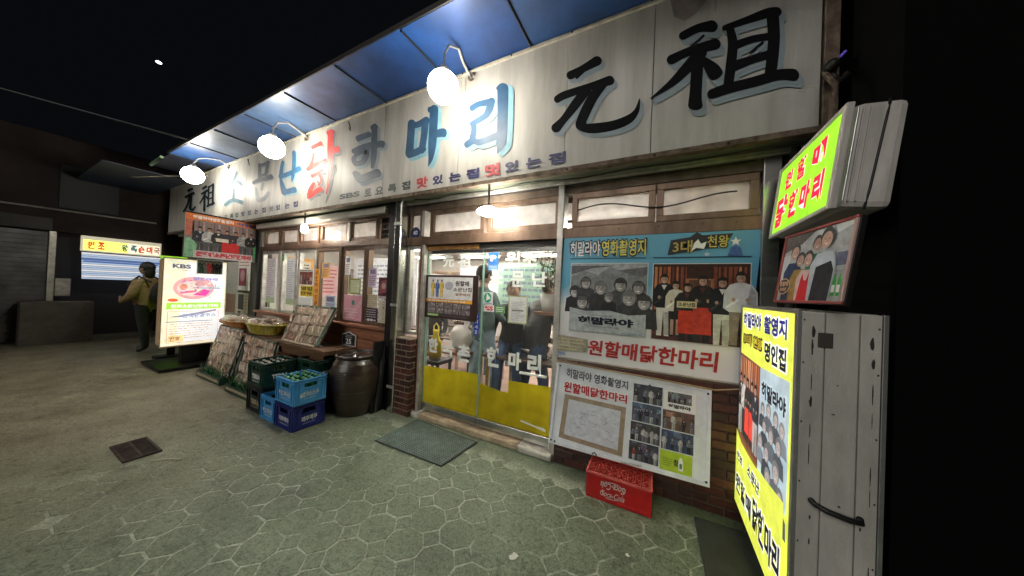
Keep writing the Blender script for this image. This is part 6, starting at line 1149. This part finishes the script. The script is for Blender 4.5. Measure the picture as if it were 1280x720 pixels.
MB().tube([(.10,.4,Hg),(.10,.45,Hg+.35),(.11,.70,Hg+.6)],.014,rust_m,8).tube([(.06,Wg-.02,.3),(.06,Wg+.2,.32)],.02,dark_m,8).build('support_arm',gs)
place(gs,(.652,1.705,1.965),(0,math.radians(6),math.radians(0)))
# ---------------------------------------------------------------- family photo panel
fp=thing('staff_photo_sign','red framed photo panel of five smiling restaurant staff below the lime sign','sign',(0,0,0)); OFF[fp.name]=Vector((0,0,0))
A=Vector((.564,1.974,1.547)); B=Vector((.645,1.551,1.55)); Ct=Vector((.690,1.577,1.902)); D=Vector((.600,2.03,1.892))
u=(B-A).normalized(); v=(D-A); v=(v-u*v.dot(u)).normalized(); n=u.cross(v).normalized()
W=(B-A).length; Hh=.352
# built flat in local x-z, then placed
bk=MB().box(0,.0,0,W,.022,Hh,dark_m).build('panel_back',fp,.003)
redf=mat('dull_red_frame',(.30,.05,.045),.4,noise=(15,.4)); 
for q in ((0,-.010,0,W,-.001,.012),(0,-.010,Hh-.012,W,-.001,Hh),(0,-.0099,.0121,.012,-.001,Hh-.0121),(W-.014,-.0099,.0121,W,-.001,Hh-.0121)): MB().box(*q,redf if q[0]==0 else mat('pale_red_frame',(.45,.3,.27),.4)).build('frame',fp,.002)
f=Flat((.012,-.002,.012),(1,0,0),(0,0,1),(0,-1,0)); w_,h_=W-.026,Hh-.024
f.q(0,0,w_,h_,pm((.42,.44,.45)),0); f.poly([(0,h_*.75),(w_*.3,h_*.85),(w_*.5,h_),(0,h_)],pm((.12,.11,.1)),.3); f.poly([(w_*.6,h_*.8),(w_,h_*.95),(w_,h_),(w_*.5,h_)],pm((.62,.66,.66)),.3); f.q(w_*.85,h_*.45,w_,h_*.62,pm((.12,.13,.2)),.4); f.q(0,h_*.3,w_*.12,h_*.7,pm((.55,.58,.6)),.4)
def half(cx,top,sc,tp,k,em=0,ap=None,hairr=1.0):
    T=pm(tp); f.poly([(cx-sc*.75,0),(cx+sc*.75,0),(cx+sc*.85,top-sc*1.9),(cx+sc*.5,top-sc*1.3),(cx-sc*.5,top-sc*1.3),(cx-sc*.85,top-sc*1.9)],T,k)
    if ap: f.poly([(cx-sc*.55,0),(cx+sc*.55,0),(cx+sc*.4,top-sc*1.9),(cx+sc*.3,top-sc*1.5),(cx+sc*.1,top-sc*2.0),(cx-sc*.1,top-sc*2.0),(cx-sc*.3,top-sc*1.5),(cx-sc*.4,top-sc*1.9)],pm(ap),k+.3)
    f.disc(cx,top-sc*.52,sc*.44*hairr,sc*.54,hair_c,k+.5); f.disc(cx,top-sc*.66,sc*.35,sc*.44,pm((.50,.32,.25)),k+.7)
    for d in (-.13,.13): f.disc(cx+d*sc,top-sc*.6,sc*.05,sc*.03,hair_c,k+.9,8)
    f.poly([(cx-sc*.13,top-sc*.82),(cx+sc*.13,top-sc*.82),(cx,top-sc*.92)],pm((.75,.7,.68)),k+.9)
half(.085,.285,.075,(.03,.05,.12),1); half(.225,.30,.065,(.05,.2,.1),1.5); half(.135,.235,.065,(.35,.22,.06),3,hairr=1.15); half(.19,.235,.07,(.62,.45,.42),4.5,ap=(.6,.02,.03)); half(.285,.322,.085,(.50,.56,.62),6); f.poly([(.24,0),(.345,0),(.35,.13),(.33,.17),(.25,.15)],pm((.02,.02,.025)),7)
f.disc(.055,.07,.048,.042,pm((.65,.4,.25)),8,9); f.disc(.055,.07,.043,.037,black_m,8.3,9); f.text('원할매',.025,.07,.087,.095,pm((.65,.4,.25)),9,.04); f.text('30년',.032,.045,.08,.065,pm((.65,.4,.25)),9,.04)
for x in (.36,.385): f.poly([(x,.02),(x+.018,.02),(x+.018,.08),(x+.012,.11),(x+.006,.11),(x,.08)],pm((.05,.35,.06)),8); f.q(x+.001,.035,x+.017,.065,white_m,9)
f.build('photo_print',fp)
m4=Matrix((u,-n*-1*-1,v)).transposed().to_4x4()
# local x->u, local y-> direction away from viewer (-n where n faces viewer), local z->v
nv=u.cross(v); m4=Matrix((u,-nv if nv.dot(Vector((-.6,-1.8,0)))>0 else nv,v)).transposed().to_4x4(); m4.translation=A; fp.matrix_world=m4
post=thing('sign_post','dark steel post carrying the lime sign and the photo panel beside the wall','post',(.80,2.44,0))
MB().tube([(.80,2.53,0),(.80,2.53,3.2)],.028,dark_m,10).build('pole',post); MB().tube([(.80,2.50,2.2),(.78,2.1,2.2)],.014,dark_m,8).tube([(.80,2.50,1.72),(.66,1.8,1.72)],.012,dark_m,8).build('bracket',post)
cl=thing('clamp_lamp','small unlit clamp fixture on the post at the right end of the signboard','lamp',(.89,2.32,2.95)); MB().ball((.88,2.31,2.96),.035,dark_m,12,8).tube([(.88,2.31,2.9),(.9,2.28,2.84),(.93,2.25,2.86)],.018,dark_m,8).build('fixture',cl); MB().tube([(.90,2.28,2.98),(.92,2.265,3.0)],.007,mat('violet_highlight',(.1,.06,.4),.2,emis=.12),6).build('lens',cl)  # violet highlight on the unlit fixture, painted as a small glowing streak

# ================================================================ LEFT: STANDING LIGHT BOX, HANGING POSTER, STALL
kb=thing('standing_sign','white and yellow lit standing sign with a magenta picture and small photo on top','sign',(-7.3,1.95,0))
XK=-7.2; y0,y1,z0,z1=1.545,2.30,.385,1.845
cs=mat('beige_sign_casing',(.5,.36,.22),.5,noise=(6,.3)); bx('casing',kb,XK-.22,y0+.002,z0,XK-.006,y1,z1,cs,.006)
bx('side_panel',kb,XK-.2,y0-.012,z0+.03,XK-.03,y0,z1-.03,mat('warm_side_board',(.6,.42,.24),.5),.003)
f=Flat((XK-.004,y0,z0),(0,1,0),(0,0,1),(1,0,0)); W=y1-y0;Hh=z1-z0; E2=.30
K=lambda c:pm(c,E2)
f.q(0,0,W,Hh,K((.95,.86,.62)),0); f.q(W*.16,Hh*.03,W*.97,Hh*.97,K((.95,.95,.93)),.5); f.poly([(W*.03,0),(W*.2,0),(W*.35,Hh),(W*.03,Hh)],K((.95,.9,.65)),.7)
f.text('KBS',W*.12,Hh*.895,W*.40,Hh*.945,K((.12,.12,.2)),1,.05); faux_lines(f,W*.12,Hh*.865,W*.42,Hh*.885,1,K((.5,.45,.4)),1)
f.disc(W*.47,Hh*.67,W*.33,Hh*.135,K((.80,.42,.42)),1,24); f.disc(W*.45,Hh*.66,W*.25,Hh*.09,K((.85,.68,.62)),1.2,20); f.poly([(W*.45,Hh*.585),(W*.62,Hh*.66),(W*.74,Hh*.64),(W*.66,Hh*.575)],K((.85,.08,.4)),1.5); f.disc(W*.56,Hh*.72,W*.09,Hh*.035,K((.7,.35,.35)),1.6); f.poly([(W*.25,Hh*.60),(W*.5,Hh*.62),(W*.5,Hh*.64),(W*.25,Hh*.63)],K((.75,.15,.25)),1.6); f.disc(W*.3,Hh*.68,W*.06,Hh*.04,K((.75,.3,.2)),1.6); f.q(W*.45,Hh*.665,W*.9,Hh*.68,K((.45,.45,.6)),1.7)
r=random.Random(77)
for i in range(26):
    a=r.uniform(.2,.68)*W; b_=r.uniform(.60,.76)*Hh; f.poly([(a,b_),(a+r.uniform(.03,.09)*W,b_+r.uniform(-.01,.01)*Hh),(a+r.uniform(.02,.07)*W,b_+r.uniform(.008,.022)*Hh)],K(r.choice([(.75,.35,.3),(.5,.4,.6),(.9,.8,.7),(.85,.15,.35),(.55,.6,.8),(.4,.25,.25)])),1.75+i*.01)
for i in range(8): f.disc(W*r.uniform(.72,.88),Hh*r.uniform(.56,.72),W*.012,Hh*.007,K((.1,.5,.5)),1.9,8)
f.text('닭한마리',W*.45,Hh*.76,W*.85,Hh*.80,K((.35,.3,.6)),2,.05); f.disc(W*.15,Hh*.525,W*.08,Hh*.018,K((.85,.15,.05)),2)
f.q(W*.06,Hh*.42,W*.93,Hh*.495,K((.45,.82,.08)),1); f.text('원조소문난닭한마리',W*.12,Hh*.435,W*.88,Hh*.475,K((.95,.97,.9)),2,.05)
f.poly([(W*.1,Hh*.33),(W*.85,Hh*.41),(W*.85,Hh*.39),(W*.3,Hh*.325)],K((.3,.3,.4)),1); f.text('한국관광코스',W*.3,Hh*.315,W*.85,Hh*.365,K((.35,.4,.55)),1.5,.04); f.q(W*.06,Hh*.27,W*.8,Hh*.278,K((.25,.25,.32)),1)
f.ring(W*.08,Hh*.03,W*.9,Hh*.395,.006,K((.65,.25,.25)),1.2); faux_lines(f,W*.12,Hh*.07,W*.86,Hh*.26,7,K((.62,.5,.42)),1.5,seed=8,rag=.25); f.q(W*.1,Hh*.04,W*.34,Hh*.12,K((.9,.75,.35)),1.6); f.text('전화',W*.12,Hh*.05,W*.3,Hh*.1,K((.5,.2,.1)),2,.04)
f.build('lit_face',kb)
bx('edge_trim',kb,XK-.02,y0-.012,z0-.022,XK+.004,y1+.012,z0-.001,cs,.003); bx('edge_trim',kb,XK-.02,y0-.012,z1+.001,XK+.004,y1+.012,z1+.02,cs,.003); bx('edge_trim',kb,XK-.02,y1+.001,z0,XK+.004,y1+.014,z1,white_m,.003)
bx('base_plate',kb,-7.95,1.50,0,-6.98,2.2,.055,dark_m,.006); bx('stem',kb,-7.40,1.8,.056,-7.25,2.15,z0-.023,dark_m,.004)
f=Flat((XK+.012,1.92,1.625),(0,1,0),(0,0,1),(1,0,0)); MB().box(XK+.004,1.91,1.615,XK+.011,2.245,1.875,white_m).build('photo_mount',kb)
f.q(0,0,.315,.24,pm((.2,.25,.18)),0); 
for i,(cx,c) in enumerate([(.05,(.04,.1,.07)),(.11,(.25,.2,.18)),(.16,(.6,.05,.05)),(.215,(.03,.03,.03)),(.27,(.02,.02,.02))]): figure(f,cx,-.0+.01,.215,c,c,k=1+i*1.0,wide=1.3)
f.build('small_photo',kb)
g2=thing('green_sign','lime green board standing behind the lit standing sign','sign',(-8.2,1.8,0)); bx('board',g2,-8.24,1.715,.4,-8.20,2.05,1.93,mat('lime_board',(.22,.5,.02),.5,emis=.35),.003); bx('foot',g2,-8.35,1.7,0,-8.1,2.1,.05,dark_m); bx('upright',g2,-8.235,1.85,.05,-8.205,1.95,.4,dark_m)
# poster hung at right angles
hp=thing('hanging_poster','group photo poster with an orange top edge hung at right angles left of the windows','poster',(-6.72,2.1,1.9))
bx('board',hp,-6.72,1.63,1.875,-6.705,2.62,2.585,white_m,.002)
f=Flat((-6.704,1.63,1.875),(0,1,0),(0,0,1),(1,0,0)); W=.99;Hh=.71
f.q(0,0,W,Hh,pm((.25,.2,.2)),0); f.q(0,Hh*.86,W,Hh,pm((.75,.22,.06)),1); f.text('히말라야영화촬영지',W*.08,Hh*.89,W*.58,Hh*.97,white_m,2,.05); f.text('생방송투데이',W*.62,Hh*.885,W*.95,Hh*.965,pm((.08,.12,.4)),2,.05); f.q(0,Hh*.5,W*.1,Hh*.86,pm((.5,.15,.1)),1)
for i in range(14): f.q(W*(.08+.062*i),Hh*.45,W*(.1+.062*i),Hh*.84,pm([(.4,.2,.15),(.2,.1,.1),(.5,.35,.3)][i%3]),1)
for i in range(7): figure(f,W*(.17+.11*i),Hh*.10,Hh*.62,[(.03,.04,.05),(.5,.5,.5),(.03,.03,.03),(.05,.05,.06),(.04,.04,.05),(.3,.3,.3),(.02,.02,.02)][i],(.1,.1,.1),k=2+i,apron=(.65,.04,.04) if i in (3,4) else None,wide=1.25)
f.q(W*.36,Hh*.42,W*.52,Hh*.5,pm((.7,.66,.55)),11); f.poly([(0,0),(W*.12,0),(W*.14,Hh*.3),(W*.05,Hh*.45),(0,Hh*.4)],pm((.25,.5,.3)),10); f.poly([(W*.87,Hh*.1),(W*.95,Hh*.1),(W*.95,Hh*.35),(W*.91,Hh*.45),(W*.87,Hh*.35)],pm((.1,.4,.15)),10); f.q(W*.1,Hh*.0,W*.86,Hh*.17,pm((.6,.55,.55)),11); f.text('원할매소문난닭한마리',W*.13,Hh*.03,W*.84,Hh*.15,pm((.6,.03,.06)),12,.07)
f.build('print',hp); MB().tube([(-6.72,2.62,2.6),(-6.72,1.62,2.6)],.012,dark_m,6).build('hanger_rod',hp)
# posters on the end wall
wst('poster','white poster with a dark pink picture on the end wall behind the lit sign',-7.62,1.33,-7.08,1.92,lambda f,w,h:(f.q(w*.1,h*.15,w*.7,h*.75,pm((.3,.06,.1)),1),f.disc(w*.4,h*.5,w*.18,h*.2,pm((.5,.3,.33)),2),faux_lines(f,w*.1,h*.8,w*.9,h,2,redl,2)),y=YW-.01)
wst('poster','narrow cream poster with dark pictures low on the end wall',-7.6,.72,-7.12,1.28,lambda f,w,h:(f.q(w*.1,h*.4,w*.6,h*.95,pm((.07,.06,.06)),1),f.q(w*.1,h*.05,w*.4,h*.35,pm((.1,.08,.07)),1),faux_lines(f,w*.65,h*.05,w*.95,h*.95,8,pm((.4,.35,.3)),1)),(.6,.55,.45),y=YW-.01)
wst('poster','bleached paper poster at the far end of the dark end wall',-8.3,.8,-7.6,1.9,lambda f,w,h:(faux_lines(f,w*.1,h*.5,w*.9,h*.95,8,pm((.4,.38,.36)),1),f.q(w*.1,h*.05,w*.9,h*.4,pm((.3,.18,.13)),1)),(.45,.43,.40),y=YW-.01)
# neighbouring stall across the end of the street
nb=thing('neighbouring_building','dark neighbouring building at the far left with a lit yellow shop sign and striped shutter','building',(-12.3,1,0))
dwall=mat('dark_brown_wall',(.035,.022,.02),.8,noise=(2,.5),bump=.3,bscale=8)
bx('wall',nb,-14.5,-5.5,2.46,-12.05,3.4,4.6,dwall); bx('wall',nb,-14.5,-5.5,0,-12.6,3.4,2.46,mat('shop_back',(.03,.025,.025),.8)); bx('side_pier',nb,-12.6,2.55,0,-12.05,3.4,2.46,dwall)
for y in (-5.4,-3.2,-1.0,1.0): bx('window',nb,-12.05,y,3.0,-12.02,y+.8,4.0,mat('unlit_window',(.015,.017,.02),.6),.01)
bx('shop_sign',nb,-12.05,1.30,2.06,-11.96,2.50,2.42,mat('sign_white_case',(.6,.55,.4),.5,emis=.25),.006)
f=Flat((-11.955,1.30,2.06),(0,1,0),(0,0,1),(1,0,0)); ys=pm((.80,.76,.12),.75); f.q(.03,.03,.66,.27,ys,0); f.q(.66,.03,1.17,.27,pm((.75,.66,.45),.6),0)
tt='왕족발순대국왕족발순대국'
base_t=[('족',.70,(.02,.1,.12)),('순',.82,(.5,.05,.03)),('대',.95,(.5,.05,.03)),('국',1.07,(.3,.15,.12)),('왕',.56,(.02,.1,.12)),('조',.22,(.5,.05,.03)),('원',.08,(.5,.05,.03))]
for ch,y,c in base_t: f.text(ch,y,.06,y+.10,.24,pm(c,.4),1,.05)
f.build('sign_face',nb)
sh=MB()
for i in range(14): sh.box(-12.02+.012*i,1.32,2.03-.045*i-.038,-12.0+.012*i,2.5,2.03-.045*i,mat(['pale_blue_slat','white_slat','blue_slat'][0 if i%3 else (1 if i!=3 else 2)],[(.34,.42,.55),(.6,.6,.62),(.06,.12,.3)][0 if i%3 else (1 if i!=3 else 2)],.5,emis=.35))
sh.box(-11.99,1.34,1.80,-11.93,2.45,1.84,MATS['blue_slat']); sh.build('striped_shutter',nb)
bx('counter',nb,-11.9,.6,0,-11.4,1.45,.9,mat('stall_counter',(.12,.1,.09),.4,noise=(5,.4)),.01)
rs=mat('grey_roller_shutter',(.13,.13,.135),.45,.4,noise=(3,.5))
for a,b in ((-5.2,-3.1),(-2.8,-.7),(-.4,.9)):
    f=MB()
    for k in range(24): f.box(-12.07+.02*(k%2),a,.02+.1*k,-12.04+.02*(k%2),b,.02+.1*k+.092,rs)
    f.build('roller_shutter',nb)['kind']='stuff'; bx('shutter_box',nb,-12.1,a-.05,2.44,-11.9,b+.05,2.72,dark_m,.01); bx('shutter_post',nb,-12.1,b+.01,0,-11.98,b+.1,2.44,frame2_m,.004)
MB().tube([(-12.0,-.55,0),(-12.0,-.55,4.4)],.03,frame2_m,8).tube([(-12.0,-5.5,2.85),(-12.0,2.4,2.95)],.02,frame2_m,8).build('service_pipe',nb)
bx('meter_box',nb,-12.05,1.0,1.0,-11.93,1.2,1.4,frame2_m,.01)
tag(MB().tube([(-12.0,-4,4.5),(-10,-2.2,4.15),(-8.2,-.4,4.0),(-7,1.7,3.83)],.012,wire_m,6).build('cable',loc=(-9,-1,4.2)),'black overhead cable slung from the neighbouring building to the awning','cable')
# wall with a door, added past the right end to keep the ground dark
dk_=thing('neighbouring_building','added black wall past the right end of the signboard, keeping the ground dark','building',(2.5,2.2,0)); bx('wall',dk_,.98,1.95,0,9,3.0,5.5,mat('added_black_wall',(.004,.004,.004),.95,spec=0.05)); bx('door',dk_,1.6,1.93,0,2.5,1.949,2.1,black_m,.004)
# moon
tag(MB().ball((-356,68,170),1.7,mat('moonlight',(.8,.85,1),.5,emis=1.2),14,8,(1,1,.5)).build('moon',loc=(-356,68,170)),'small bright moon low in the black sky at the upper left','moon')
